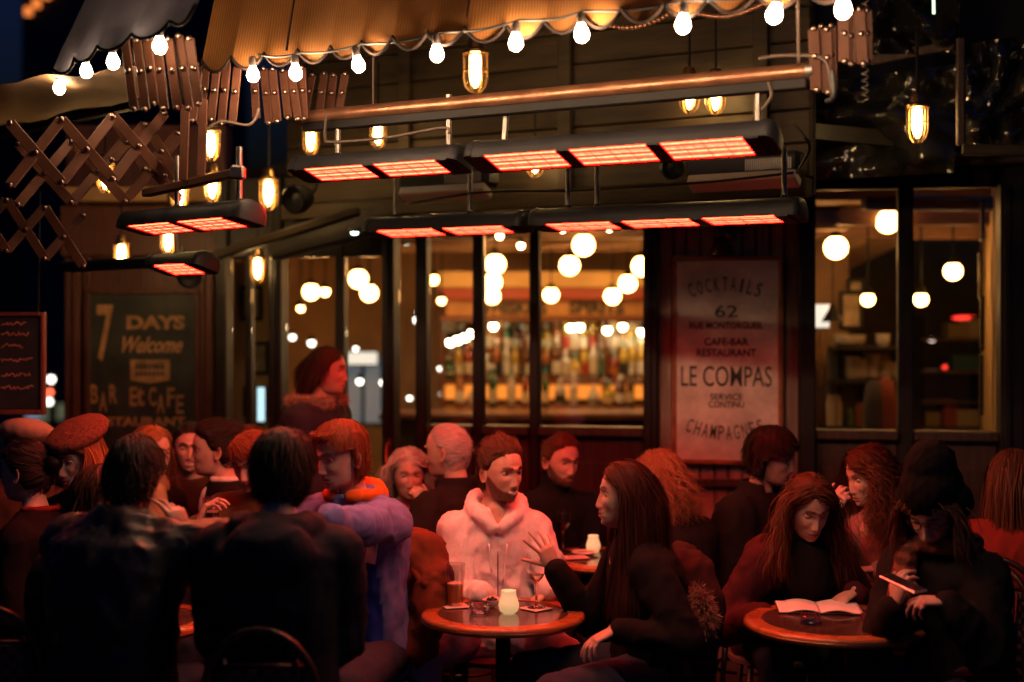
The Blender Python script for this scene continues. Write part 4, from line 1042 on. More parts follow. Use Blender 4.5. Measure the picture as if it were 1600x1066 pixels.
for py, wp in ((506,40),(522,44),(541,34),(563,50),(586,46),(606,52)):   # scrawled chalk lines, too blurred to read
    x = 2; mb = MB(); pts = []
    while x < 2+wp:
        pts.append(W(x, py+random.uniform(-4,3), mbY-.0135)); x += random.uniform(1.6,3.2)
    mb.tube(pts, .0022, 4); mb.build('chalk_line', M_chalk, mt)
# ------------------------------------------------------------------ tables and chairs
M_rim = mat('orange_varnished_rim', (.30,.10,.03), rough=.28, var=.3, vscale=7, coat=.4)
M_inset = mat('dark_marbled_top', (.055,.035,.028), rough=.14, var=.7, vscale=9, coat=.3)
TZ = .73
def table(x, y, r, label):
    t = thing('bistro_table', label, 'table', (x,y,0), 0, 'round bistro tables')
    mb = MB(); mb.lathe([(0,TZ-.003),(r*.80,TZ-.003)], 48); mb.build('inset', M_inset, t, world=False)
    mb = MB(); mb.lathe([(r*.80,TZ-.006),(r*.80,TZ),(r*.97,TZ),(r*.995,TZ-.006),(r,TZ-.014),(r*.995,TZ-.026),(r*.97,TZ-.032),(0,TZ-.032)], 48); mb.build('rim', M_rim, t, 50, world=False)
    mb = MB(); mb.lathe([(r*1.001,TZ-.016),(r*1.004,TZ-.017),(r*1.004,TZ-.023),(r*1.001,TZ-.024)], 48); mb.build('edge_band', M_brass, t, 50, world=False)
    mb = MB(); mb.lathe([(.0,TZ-.033),(.09,TZ-.034),(.06,TZ-.05),(.028,TZ-.07),(.026,.4),(.03,.16),(.05,.10),(.05,.06)], 20); mb.build('column', M_iron, t, 50, world=False)
    for k in range(4):
        a = PI/4+k*PI/2; c, s_ = math.cos(a), math.sin(a); mb = MB()
        mb.tube([(c*.03,s_*.03,.09),(c*.14,s_*.14,.075),(c*.24,s_*.24,.03),(c*.27,s_*.27,.015)], (.024,.02,.017,.016), 8); mb.build('foot', M_iron, t, 60, world=False)
    return t
def tx(px, Y): return (px-800)/FPX*Y
T = {}
for key, px, Y, r, lab in (('main',786,5.26,.303,'round wooden cafe table with beer, wine and candle'),('right',1306,5.13,.33,'round cafe table under the open notebook'),('boy',466,5.62,.30,'cafe table with crumpled paper beside the youth in blue'),
    ('group',285,7.45,.30,'far cafe table with a small candle among the left-hand group'),('back',950,6.52,.30,'cafe table with red wine behind the couple'),('bag',1325,6.1,.30,'cafe table bearing the navy handbag'),('edge',-62,6.75,.32,'cafe table cut by the left edge with a crumpled napkin'),('jacket',205,5.15,.30,'small dark cafe table before the man in the leather jacket')):
    T[key] = table(tx(px,Y), Y, r, lab)
def tp_(px, py, z=TZ):
    """point of a table top seen at this pixel"""
    Y = (CAM_H-z)*FPX/(py-HORIZON); return Vector((tx(px,Y), Y, z))

M_frame = mat('lacquered_rattan', (.018,.008,.006), rough=.42, var=.3, vscale=20, coat=.15)
def chair_proto():
    t = thing('bistro_chair', '', 'chair', (0,0,0), 0, 'rattan bistro chairs')
    mb = MB(); mb.lathe([(0,.452),(.19,.452),(.205,.446),(.205,.43),(.19,.425),(0,.425)], 28); mb.build('seat', mat('woven_seat', (.08,.06,.05), rough=.5, bump=.5, bscale=120), t, 50, world=False)
    pts = [(-.165,-.10,.0),(-.165,-.14,.3),(-.165,-.185,.55)] + [(-.165*math.cos(a), -.205-.03*math.sin(a), .72+.20*math.sin(a)) for a in np.linspace(0,PI,15)] + [(.165,-.185,.55),(.165,-.14,.3),(.165,-.10,.0)]
    mb = MB(); mb.tube(pts, .0125, 8); mb.build('back_frame', M_frame, t, 180, world=False)
    for sx in (-1, 1):
        mb = MB(); mb.tube([(sx*.13,.14,.43),(sx*.15,.17,.2),(sx*.16,.19,0)], .0125, 8); mb.build('leg', M_frame, t, 180, world=False)
    for sx in (-.105, .105):
        mb = MB(); mb.tube([(sx,-.18,.46),(sx,-.215,.83)], .007, 6); mb.build('slat', M_frame, t, 180, world=False)
    mb = MB(); mb.tube([(-.15,-.21,.81),(0,-.222,.815),(.15,-.21,.81)], .007, 6); mb.build('slat', M_frame, t, 180, world=False)
    mb = MB(); mb.tube([(.15*math.cos(a), .15*math.sin(a)+.02, .24) for a in np.linspace(0,2*PI,24,endpoint=False)], .008, 6, closed=True); mb.build('stretcher', M_frame, t, 180, world=False)
    # chequer weave: dark and pale cells
    M_w1, M_w2 = mat('weave_pale', (.07,.062,.055), rough=.5), mat('weave_dark', (.012,.011,.011), rough=.4)
    for m_, par in ((M_w1, 0), (M_w2, 1)):
        mb = MB()
        for i in range(9):
            for j in range(14):
                if (i+j) % 2 == par:
                    x = -.095+.0238*(i); z = .48+.0238*j; y = -.188-.03*(z-.46)/.36
                    mb.box((x, y-(.002 if par else 0), z), (.0225,.004,.0225))
        o = mb.build('weave', m_, t, world=False); o['kind'] = 'stuff'
    return t
def stool_proto():
    t = thing('bistro_stool', '', 'stool', (0,0,0), 0, 'low bistro stools')
    mb = MB(); mb.lathe([(0,.452),(.17,.452),(.185,.446),(.185,.43),(.17,.425),(0,.425)], 28); mb.build('seat', MATS['woven_seat'], t, 50, world=False)
    for sx, sy in ((-1,-1),(1,-1),(-1,1),(1,1)):
        mb = MB(); mb.tube([(sx*.11,sy*.11,.43),(sx*.13,sy*.13,.2),(sx*.14,sy*.14,0)], .0125, 8); mb.build('leg', M_frame, t, 180, world=False)
    mb = MB(); mb.tube([(.155*math.cos(a), .155*math.sin(a), .24) for a in np.linspace(0,2*PI,24,endpoint=False)], .008, 6, closed=True); mb.build('stretcher', M_frame, t, 180, world=False)
    return t
CH = chair_proto(); CH_used = [False]; ST = stool_proto(); ST_used = [False]
def stool_at(x, y, yaw, label):
    o = ST if not ST_used[0] else dup(ST, (x,y,0)); ST_used[0] = True
    o.location = (x,y,0); o['label'] = label; return o
def chair_at(x, y, yaw, label):
    o = CH if not CH_used[0] else dup(CH, (x,y,0)); CH_used[0] = True
    o.location = (x,y,0); o.rotation_euler = (0,0,R(yaw)+PI); o['label'] = label; return o

# ------------------------------------------------------------------ things on the tables
M_clear = mat('wine_glass_crystal', (1,1,1), rough=.0, trans=1.0, ior=1.45); M_pint = glass_mat('pint_glass', (.96,.95,.95), .02, .07, 1.5, .95)
def glass_liquid(name, col, rough=.05): return mat(name, col, rough=rough, trans=.85, ior=1.33)
def at_(o, p): o.location = p; return o
M_card = mat('beer_mat_card', (.62,.50,.45), rough=.8, var=.1)
def coaster(p, rz, label):
    mb = MB(); mb.box((0,0,.0015), (.092,.092,.003), None, .001); o = mb.build('coaster', M_card); o.location = p; o.rotation_euler = (0,0,rz); tag(o, label, 'coaster', 'card coasters')
pb = tp_(711, 947); coaster(pb, .3, 'pale square card coaster under the pint of beer')
pw = tp_(838, 951); coaster(pw, .75, 'pale square card coaster under the white wine glass')
def pint(p, label, fill, liquid, s=1.0, h=.158):
    t = thing('beer_glass', label, 'glass', p); t.scale = (s,s,s)
    mb = MB(); mb.lathe([(0,.001),(.029,.001),(.031,.006),(.0335,h*.5),(.0375,h*.78),(.0385,h*.84),(.0375,h*.9),(.0395,h),(.0375,h),(.0355,h*.9),(.036,h*.83),(.0345,h*.76),(.031,h*.5),(.028,.012),(0,.012)], 28); mb.build('glass', M_pint, t, 50, world=False)
    k = fill; r1 = np.interp(k, [.012,h*.5,h*.76], [.028,.031,.0345])
    mb = MB(); mb.lathe([(0,.0128),(.0275,.0128),(.0305,min(k,h*.5)),(r1-.0006,k),(0,k)], 28); mb.build('beer', liquid, t, 50, world=False)
    mb = MB(); mb.lathe([(0,k+.001),(r1-.0012,k+.001),(r1-.0014,k+.006),(0,k+.007)], 28); mb.build('foam', mat('beer_foam', (.75,.62,.45), rough=.8, bump=.4, bscale=300), t, 60, world=False)
    return t
M_beer = mat('amber_beer', (.85,.27,.03), rough=.1, trans=.0)
pint(pb+UPV*.003, 'pint glass half full of amber beer on a coaster', .078, M_beer)
def wineglass(p, label, wine, fill=.5, s=1.0):
    t = thing('wine_glass', label, 'glass', p); t.scale = (s,s,s)
    mb = MB(); mb.lathe([(0,.001),(.034,.001),(.035,.003),(.012,.008),(.0045,.016),(.0042,.085),(.008,.094),(.024,.112),(.036,.138),(.039,.160),(.037,.185),(.0335,.205),(.0322,.205),(.0358,.185),(.0378,.160),(.0348,.139),(.023,.1145),(0,.0985)], 28); mb.build('glass', M_clear, t, 60, world=False)
    zf = .1 + .055*fill; r = np.interp(zf, [.0985,.1145,.139,.16], [0,.023,.0348,.0378])
    prof = [(0,.0992)] + [(np.interp(z, [.0985,.1145,.139,.16], [0,.0225,.0343,.0373]), z) for z in np.linspace(.101, zf, 5)] + [(0,zf)]
    mb = MB(); mb.lathe(prof, 24); mb.build('wine', wine, t, 60, world=False)
    return t
wineglass(pw+UPV*.003, 'stemmed glass of white wine on a coaster', mat('white_wine', (.95,.85,.55), rough=.0, trans=1.0, ior=1.33), .45)
wineglass(tp_(880, 862), 'stemmed glass of red wine on the table behind the couple', mat('red_wine', (.12,.004,.008), rough=.05, trans=.5, ior=1.33), .8, .95)
M_candle = emit_mat('candle_porcelain', (1.0,.58,.24), .62)
def candle(p, label, s=1.0):
    t = thing('candle_holder', label, 'candle', p, 0, 'ribbed candle holders'); t.scale = (s,s,s)
    mb = MB(); prof = [(.024,.0),(.032,.006),(.037,.022),(.0365,.034),(.031,.052),(.0265,.066),(.026,.078),(.027,.082),(.0245,.082),(.0235,.066),(.028,.05),(.033,.03),(.03,.01),(0,.008)]
    mb.lathe(prof, 40); k = len(mb.v)
    mb.v = [((x*(1+.03*math.cos(20*math.atan2(y,x))), y*(1+.03*math.cos(20*math.atan2(y,x))), z)) for x,y,z in mb.v]
    mb.build('shade', M_candle, t, 180, world=False)
    mb = MB(); mb.lathe([(0,.03),(.004,.033),(.0055,.04),(.003,.052),(0,.06)], 10); mb.build('flame', emit_mat('flame', (1,.6,.2), 14), t, 180, world=False)
candle(tp_(795, 957), 'glowing ribbed candle holder on the main table between the drinks')
candle(tp_(927, 861), 'small glowing candle holder on the table behind the couple', .9)
candle(Vector((tx(293,7.45), 7.4, TZ)), 'small glowing candle holder among the left-hand group')
M_ash = mat('thick_glass', (.95,.95,.98), rough=.0, trans=1.0, ior=1.5)
def ashtray(p, label, s=1.0):
    t = thing('ashtray', label, 'ashtray', p, .3, 'glass ashtrays'); t.scale = (s,s,s)
    mb = MB(); mb.lathe([(0,.001),(.035,.001),(.038,.004),(.039,.028),(.036,.030),(.030,.028),(.029,.010),(0,.008)], 24); mb.build('bowl', M_ash, t, 40, world=False)
    mb = MB()
    for k in range(3):
        a = 2*PI*k/3; mb = MB(); mb.tube([(math.cos(a)*.027,math.sin(a)*.027,.0315),(math.cos(a)*.041,math.sin(a)*.041,.0315)], .005, 8)
        mb.build('rest', M_ash, t, 60, world=False)
ashtray(tp_(749, 957), 'round glass ashtray before the snack bowl on the main table')
ashtray(tp_(1266, 973), 'thick glass ashtray before the open notebook', .95)
t = thing('snack_bowl', 'little white bowl of olives with a pick', 'bowl', tp_(768, 948))
mb = MB(); mb.lathe([(0,.001),(.018,.001),(.030,.012),(.036,.028),(.034,.028),(.028,.013),(0,.006)], 22); mb.build('bowl', mat('white_porcelain', (.70,.66,.62), rough=.2, coat=.4), t, 60, world=False)
for k in range(5):
    mb = MB(); mb.ball((.014*math.cos(k*1.3),.014*math.sin(k*1.3),.022+.004*(k % 2)), (.009,.009,.011), u=8, v=6); mb.build('olive', mat('black_olive', (.02,.012,.015), rough=.2), t, 180, world=False)
mb = MB(); mb.tube([(-.008,0,.018),(-.014,.003,.062)], .0014, 5); mb.build('pick', mat('pick_wood', (.6,.42,.25), rough=.6), t, world=False)
t = thing('saucer', 'white saucer beside the candle on the table behind the couple', 'saucer', tp_(915, 866)+UPV*.001)
mb = MB(); mb.lathe([(0,0),(.04,0),(.065,.010),(.064,.012),(.04,.004),(0,.004)], 24); mb.build('dish', MATS['white_porcelain'], t, 50, world=False)
mb = MB(); mb.lathe([(.038,.0045),(.040,.006),(.038,.0075)], 24); mb.build('ring', M_brass, t, world=False)
t = thing('folded_napkin', 'folded printed napkin beside the red wine glass', 'napkin', tp_(898, 872))
mb = MB(); mb.box((0,0,.003),(.12,.09,.005),Matrix.Rotation(.3,3,'Z'),.002); mb.build('napkin', mat('napkin_rose', (.5,.35,.33), rough=.9, var=.3, vscale=30), t, world=False)
mb = MB(); mb.box((.012,0,.0072),(.07,.05,.003),Matrix.Rotation(.5,3,'Z'),.001); mb.build('fold', MATS['napkin_rose'], t, world=False)
# notebook, folder
def page_grid(x0, x1, y0, y1, bulge, sgn):
    g = []
    for i in range(13):
        u = i/12; g.append([(x0+(x1-x0)*u, y0+(y1-y0)*v, .006+bulge*math.sin(PI*min(1,u*1.25))*(.6 if u < .8 else .6)+.0015*math.sin(v*5+u*4)) for v in np.linspace(0,1,9)])
    return g
nb = thing('open_notebook', 'open notebook with pale pages lying on the right-hand table', 'book', tp_(1279, 951), R(-6))
M_page = mat('paper_page', (.78,.72,.68), rough=.85, var=.05, vscale=12)
for sg_, nm in ((-1,'left'),(1,'right')):
    mb = MB(); mb.sheet(page_grid(0, sg_*.152, -.10, .105, .016, sg_)); o = mb.build('page', M_page, nb, 180, world=False)
    so = o.modifiers.new('t', 'SOLIDIFY'); so.thickness = .006; so.offset = -1
    mb = MB(); mb.box((sg_*.078,.002,.002),(.158,.213,.003),None,.001); mb.build('cover', mat('notebook_cover', (.05,.02,.02), rough=.5), nb, world=False)
mb = MB()
for j in range(12): 
    for sg_ in (-1,1): mb.box((sg_*.085, .085-.015*j, .0245 if True else 0),(.10,.0012,.0004))
t = thing('menu_folder', 'dark red leather menu folder on the edge of the right-hand table', 'folder', tp_(1392, 968), R(-8))
mb = MB(); mb.box((0,0,.0035),(.20,.15,.007),None,.003); mb.build('cover', mat('oxblood_leather', (.055,.014,.012), rough=.35, bump=.2, bscale=90), t, world=False)
mb = MB(); mb.box((0,0,.0078),(.176,.128,.0012),None,.0004); mb.build('stitching_panel', mat('oxblood_leather2', (.065,.017,.014), rough=.3), t, world=False)
# handbag
t = thing('handbag', 'small navy leather handbag with a chain on the table behind', 'handbag', tp_(1352, 893), R(20))
mb = MB(); mb.loft([[Vector((x*w,y*d,z)) for x,y in ((-1,-.8),(-.8,-1),(.8,-1),(1,-.8),(1,.8),(.8,1),(-.8,1),(-1,.8))] for z,w,d in ((0,.095,.045),(.02,.1,.05),(.07,.092,.042),(.095,.07,.025))]); mb.build('bag', mat('navy_leather', (.012,.014,.045), rough=.32, bump=.25, bscale=70), t, 60, world=False)
mb = MB(); mb.box((0,-.047,.062),(.16,.012,.06),Matrix.Rotation(R(-12),3,'X'),.006); mb.build('flap', MATS['navy_leather'], t, world=False)
mb = MB()
for k in range(16): mb.ball((.07*math.cos(k*.4)-.01, -.08+.02*math.sin(k*.9), .006), (.007,.004,.004), u=6, v=5)
o = mb.build('chain', M_steel, t, 180, world=False)
# crumpled papers
def crumple(p, r, label, m, seed):
    n_ = 16; grid = [[Vector((r*(i/n_*2-1)*1.1, r*.8*(j/n_*2-1), .012+abs(noise.noise(Vector((i*.35+seed,j*.35,seed))))*.07*(1-.5*max(abs(i/n_*2-1),abs(j/n_*2-1))))) for j in range(n_+1)] for i in range(n_+1)]
    mb = MB(); mb.sheet(grid); o = mb.build('paper_napkin', m); o.location = p; o.modifiers.new('s','SOLIDIFY').thickness = .0015; tag(o, label, 'napkin', 'crumpled papers')
crumple(tp_(560, 912), .085, 'crumpled white paper on the table before the youth in blue', mat('white_paper', (.72,.66,.64), rough=.8), 2.2)
crumple(tp_(22, 862), .05, 'crumpled napkin on the table at the left edge', MATS['white_paper'], 5.1)
# ------------------------------------------------------------------ people
class Geo:
    """numpy geometry with a tint per vertex"""
    def __init__(s): s.v = []; s.f = []; s.t = []; s.n = 0
    def add(s, v, f, t=(1,1,1)):
        v = np.asarray(v, float).reshape(-1,3); k = s.n
        s.v.append(v); s.f.extend([tuple(int(i)+k for i in q) for q in f])
        t = np.asarray(t, float)
        s.t.append(np.tile(t, (len(v),1)) if t.ndim == 1 else t); s.n += len(v)
    def build(s, name, m, parent, smooth=180):
        v = np.concatenate(s.v); t = np.concatenate(s.t)
        v = v - np.array(parent_loc(parent))
        me = bpy.data.meshes.new(name); me.from_pydata(v.tolist(), [], s.f)
        at = me.color_attributes.new('tint', 'FLOAT_COLOR', 'POINT')
        at.data.foreach_set('color', np.concatenate([t, np.ones((len(t),1))], 1).ravel())
        me.materials.append(m)
        return link(name, me, parent, smooth)

def sstep(x, a, b):
    t = np.clip((x-a)/(b-a), 0, 1); return t*t*(3-2*t)

HC = np.array([.115,.111,.103,.08,.05,.02,-.01,-.04,-.07,-.095,-.110,-.117])
HW = np.array([.0,  .024,.040,.063,.073,.0755,.0735,.067,.0585,.046,.028,.0])
HF = np.array([.0,  .030,.050,.078,.089,.091,.089,.087,.085,.081,.070,.035])
HB = np.array([.0,  .032,.055,.083,.097,.098,.088,.070,.050,.034,.020,-.01])
NZC = np.array([-.05,-.044,-.038,-.031,-.022,-.008,.006,.020,.032])
NZP = np.array([0,.004,.015,.0200,.0175,.0125,.0070,.002,0])

def head_grid(nlon=84, nlat=60, jaw=1.0):
    c = np.concatenate([np.interp(np.linspace(0,1,nlat), [0,.08,.2,1], [.1148,.107,.088,-.1165])])
    ph = np.linspace(-PI, PI, nlon, endpoint=False); th = ph - 0.42*np.sin(ph)
    C, T = np.meshgrid(c, th, indexing='ij')
    w = np.interp(C, HC[::-1], HW[::-1]); bf = np.interp(C, HC[::-1], HF[::-1]); bb = np.interp(C, HC[::-1], HB[::-1])
    w = w*np.where(C < 0, 1-(1-jaw)*np.clip(-C/.08, 0, 1), 1)
    ct, st = np.cos(T), np.sin(T)
    e = 0.88
    cs = np.sign(ct)*np.abs(ct)**np.where(ct > 0, e, 1.0)
    ss = np.sign(st)*np.abs(st)**np.where(ct > 0, .94, 1.0)
    a = w*ss; b = np.where(ct > 0, bf, bb)*cs
    return a, b, C, T

def head_surface(jaw=1.0, smile=0.0, male=True, open_mouth=0.0, nose=1.0):
    a, b, c, T = head_grid(jaw=jaw)
    # soften steps of the tables
    for _ in range(2):
        b[1:-1] = (b[:-2]+2*b[1:-1]+b[2:])/4; a[1:-1] = (a[:-2]+2*a[1:-1]+a[2:])/4
    fr = sstep(np.cos(T), .15, .5)
    g = lambda x, s: np.exp(-(x/s)**2)
    c0 = c; c = c0 + .008
    d = np.interp(c, NZC, NZP)*g(a, np.interp(c, [-.04,.02], [.0135,.0085]))*nose
    d = d + .006*nose*(g(a-.0135,.006)+g(a+.0135,.006))*g(c+.035,.0065)
    d = d - .0115*(g(a-.032,.017)+g(a+.032,.017))*g(c-.015,.0115) - .004*(g(a-.018,.007)+g(a+.018,.007))*g(c-.014,.012)
    d = d + (.0075 if male else .0035)*g(c-.034,.008)*sstep(.055-np.abs(a), 0, .02)
    d = d + .0055*(g(a-.042,.016)+g(a+.042,.016))*g(c+.020-.006*smile,.015)
    c = c0 + .003
    d = d - .004*(g(a-.045,.014)+g(a+.045,.014))*g(c+.06,.018)
    d = d + .005*g(a,.026)*g(c+.063,.018)
    ml = -.0655 + smile*.009*(a/.026)**2
    lw = g(a, .019+.005*smile)
    d = d + .0042*lw*g(c-(ml+.0058),.0042) + .0052*lw*g(c-(ml-.0066+open_mouth*-.004),.005)
    d = d - (.0045+.01*open_mouth)*g(a,.023+.004*smile)*g(c-ml,.0022+.004*open_mouth)
    d = d + (.007 if male else .004)*g(a,.018)*g(c+.101,.013) - .0035*g(a,.02)*g(c+.085,.006)
    b = b + d*fr; c = c0 + .003
    lip = sstep(g(a,.024+.004*smile)*fr, .35, .6)*sstep(.0125-np.abs(c-ml), 0, .004)
    line = sstep(g(a,.027+.005*smile)*fr, .32, .5)*np.exp(-((c-ml)/(.0018+.004*open_mouth))**2)
    return a, b, c0, T, lip, line

def hair_mask(c, T, front=.074, temple=.05, side=-.015, nape=-.075):
    at = np.abs(T)
    hl = np.interp(at, [0, .5, .85, 1.2, 1.45, 1.62, 1.8, 2.2, PI], [front, front-.003, temple, temple-.012, side+.01, side, -.045, nape, nape])
    return c-hl, hl

def blob(M3, c, v, f): return v @ M3.T + c

_ball = MB().ball((0,0,0), 1.0, u=16, v=11); BALL_V = np.array(_ball.v); BALL_F = _ball.f

def soup_torso(mb, PC, SC, f, r, k, wid=1.0, bel=1.0, neck=True):
    """lofted trunk; k = growth for clothing"""
    up = (SC-PC); L = up.length; u = up.normalized()
    fw = (f - u*f.dot(u)).normalized()
    tab = [(-.13,.11,.09),(-.08,.155,.112),(0,.168,.120),(.22,.156,.112*bel),(.42,.148,.108*bel),(.62,.160,.114),(.80,.174,.112),(.92,.168,.096),(1.0,.135,.076),(1.08,.075,.058)]
    rings = []
    for t, hw, hd in tab:
        hw = (hw*wid+k); hd = (hd*(.6+.4*wid)+k)
        if t >= 1.0: hw -= k*.4; hd -= k*.3
        ctr = PC + u*(L*t if t >= 0 else t) - fw*(.012 if .5 < t < .95 else 0) + fw*(.025*math.sin(max(0,min(1,t))*PI)*(-.4))
        ring = []
        for i in range(20):
            a = 2*PI*i/20; cx, sy = math.cos(a), math.sin(a)
            ring.append(ctr + r*(hw*math.copysign(abs(cx)**.8, cx)) + fw*(hd*math.copysign(abs(sy)**.85, sy)))
        rings.append(ring)
    mb.loft(rings)

def ik(S, Wt, l1, l2, hint):
    d = Wt-S; L = d.length
    if L > (l1+l2)*.995: Wt = S + d*((l1+l2)*.995/L); d = Wt-S; L = d.length
    L = max(L, abs(l1-l2)+.02)
    a = (l1*l1-l2*l2+L*L)/(2*L); h = math.sqrt(max(0, l1*l1-a*a)); dn = d.normalized()
    hv = Vector(hint); hv = hv - dn*hv.dot(dn)
    hv = hv.normalized() if hv.length > 1e-4 else frame_from(dn)[0]
    return S + dn*a + hv*h, Wt

def soup_hand(mb, w, d, n, left, curl=(.35,.35,.4,.45,.3), spread=.12, s=1.0):
    d = Vector(d).normalized(); n = Vector(n); n = (n - d*n.dot(d)).normalized()
    t = d.cross(n); t = -t if left else t
    rings = []
    for q, hw, ht in ((-.02,.024,.018),(.0,.026,.018),(.03,.036,.0165),(.06,.041,.0145),(.085,.040,.012),(.094,.036,.009)):
        ring = []
        for i in range(12):
            a = 2*PI*i/12; ring.append(w + (d*q + t*hw*math.cos(a) + n*ht*math.sin(a))*s)
        rings.append(ring)
    mb.loft(rings)
    mb.cap(w + (t*.02+d*.03+n*.006)*s, w+(t*.028+d*.052+n*.006)*s, .016*s, .013*s)
    offs = (.029,.0095,-.0105,-.029); lens = ((.042,.026,.021),(.047,.029,.022),(.043,.027,.021),(.034,.021,.018))
    for i in range(4):
        p = w + (d*(.088-.006*abs(i-1)) + t*offs[i])*s
        sp = spread*(1.5-i)
        base = (d*math.cos(sp)+t*math.sin(sp)).normalized(); ang = 0
        c = curl[i+1] if len(curl) == 5 else curl[0]
        for j in range(3):
            ang += c*(1.0, 1.15, .7)[j]
            dr = base*math.cos(ang)+n*math.sin(ang)
            q = p + dr*lens[i][j]*s
            r0 = (.0088,.0082,.0074)[j]*s*(.88 if i == 3 else 1); r1 = (.0082,.0074,.0062)[j]*s*(.88 if i == 3 else 1)
            mb.cap(p, q, r0, r1, 8); p = q
    p = w + (d*.028+t*.026+n*.008)*s; c = curl[0]
    base = (d*.62+t*.72+n*.25).normalized()
    for j, L in enumerate((.042,.032,.025)):
        dr = (base + d*c*j*.5 - t*c*j*.55 + n*c*j*.35).normalized()
        q = p+dr*L*s; mb.cap(p, q, (.0125,.0105,.0092)[j]*s, (.0105,.0092,.0075)[j]*s, 8); p = q

def fold(v, nn, amp, seed, scale=9.0, axis=None):
    """cloth folds: ridged noise along the normals"""
    out = v.copy(); o = Vector((seed*3.1, seed*1.7, seed*.9))
    for i in range(len(v)):
        p = Vector(v[i])
        q = Vector((p.x*scale*1.2, p.y*scale*1.2, p.z*scale*.75)) + o
        w = noise.noise(q*.45)*.9
        a = noise.noise(q + Vector((w,w,w)))
        b = noise.noise(q*2.3 + Vector((7,w,3)))
        h = (1-abs(a)**.75*2.0)*.75 + b*.30
        out[i] += nn[i]*(amp*h)
    return out

def locks(root, nrm, P, steps, ds, style, hp, headC, HM, torso, w, curl=(0,0), seed=0, jitter=.25):
    """grows N hair locks; all in world space. style: function(p, n, k) -> direction"""
    g = np.random.default_rng(seed); N = len(root)
    p = root.copy(); path = [p.copy()]; Hr = np.array([.080,.100,.120])+hp.get('off', .01)
    A = np.array(HM); jit = g.normal(0, jitter, (N,3)); mfj = g.uniform(-.014,.03,N)
    for k in range(steps):
        loc = (p-headC) @ A            # head-local (right, forward, up)
        nl = loc/Hr**2; nl /= np.linalg.norm(nl, axis=1, keepdims=True)+1e-9
        d = style(loc, nl, k, p)       # world direction
        d = d + jit*.35
        n_w = nl @ A.T
        near = np.linalg.norm(loc/Hr, axis=1) < 1.12
        dn = (d*n_w).sum(1, keepdims=True)
        if hp.get('style') in ('back','fringe','side','pony'):
            near = np.linalg.norm(loc/Hr, axis=1) < 1.5; d = np.where(near[:,None], d - n_w*dn*(.85 if hp.get('rise',0) < .3 else .6) - n_w*.06, d)
        else: d = np.where(near[:,None] & (dn < 0), d - n_w*dn, d)
        d /= np.linalg.norm(d, axis=1, keepdims=True)+1e-9
        p = p + d*ds
        loc = (p-headC) @ A
        l = np.linalg.norm(loc/Hr, axis=1, keepdims=True); lim = 1+ hp.get('lift', 0)*np.minimum(1, k*ds/.06)
        loc = np.where(l < lim, loc/l*lim, loc)
        if hp.get('face', True):       # keep the face free
            if hp.get('style') == 'long':
                m = (loc[:,1] > .03) & (loc[:,2] < hp.get('clear', .062)) & (np.abs(loc[:,0]) < .10) & (loc[:,2] > -.22)
                loc[m,0] = np.sign(loc[m,0]+1e-9)*np.maximum(np.abs(loc[m,0]), .076)
                loc[m,1] = loc[m,1]*.55 + .028*.45
            else:
                m = (loc[:,1] > .02) & (np.abs(loc[:,0]) < .062) & (loc[:,2] < hp.get('minfront', .058)+mfj); loc[m,2] = (hp.get('minfront', .058)+mfj)[m]
                m = (loc[:,1] > .0) & (np.abs(loc[:,0]) >= .062) & (loc[:,2] < hp.get('minside', .0)); loc[m,2] = hp.get('minside', .0)
                m = (loc[:,1] > .025) & (loc[:,2] < .022); loc[m,2] = .022
        p = headC + loc @ A.T
        if torso is not None:
            tc, TM, tr = torso
            q = (p-tc) @ TM; l = np.linalg.norm(q/tr, axis=1, keepdims=True)
            q = np.where(l < 1, q/np.maximum(l, .2), q); p = tc + q @ TM.T
        path.append(p.copy())
    path = np.stack(path, 1)           # N, M, 3
    M = path.shape[1]
    t = np.gradient(path, axis=1); t /= np.linalg.norm(t, axis=2, keepdims=True)+1e-9
    out = path - headC; out = out - t*(out*t).sum(2, keepdims=True); out /= np.linalg.norm(out, axis=2, keepdims=True)+1e-9
    sd = np.cross(t, out)
    if curl[0] > 0:
        s = np.arange(M)*ds; ph = g.uniform(0, 2*PI, (N,1)); fr = curl[1]*g.uniform(.8,1.25,(N,1))
        am = curl[0]*np.minimum(1, s/.07)[None,:]*g.uniform(.6,1.3,(N,1))
        path = path + sd*(am*np.cos(ph+fr*s))[...,None] + out*(am*np.sin(ph+fr*s))[...,None]
        t = np.gradient(path, axis=1); t /= np.linalg.norm(t, axis=2, keepdims=True)+1e-9
        out = out - t*(out*t).sum(2, keepdims=True); out /= np.linalg.norm(out, axis=2, keepdims=True)+1e-9
        sd = np.cross(t, out)
    prof = np.interp(np.linspace(0,1,M), [0,.15,.7,1], [.75,1,.8,.12])[None,:,None]*w*g.uniform(.6,1.35,(N,1,1))
    K = 2; tw = g.uniform(-.7,.7,(N,1,1))
    wv = sd*np.cos(tw) + out*np.sin(tw)
    V = np.stack([path - wv*prof, path + wv*prof], 2).reshape(-1,3)
    base = (np.arange(N)[:,None]*M + np.arange(M-1)[None,:])*K
    F = np.stack([base, base+1, base+3, base+2], -1).reshape(-1,4)
    tint = np.repeat(g.uniform(.6,1.3,(N,1)), M*K, axis=0)*np.ones((1,3))
    return V, F, tint

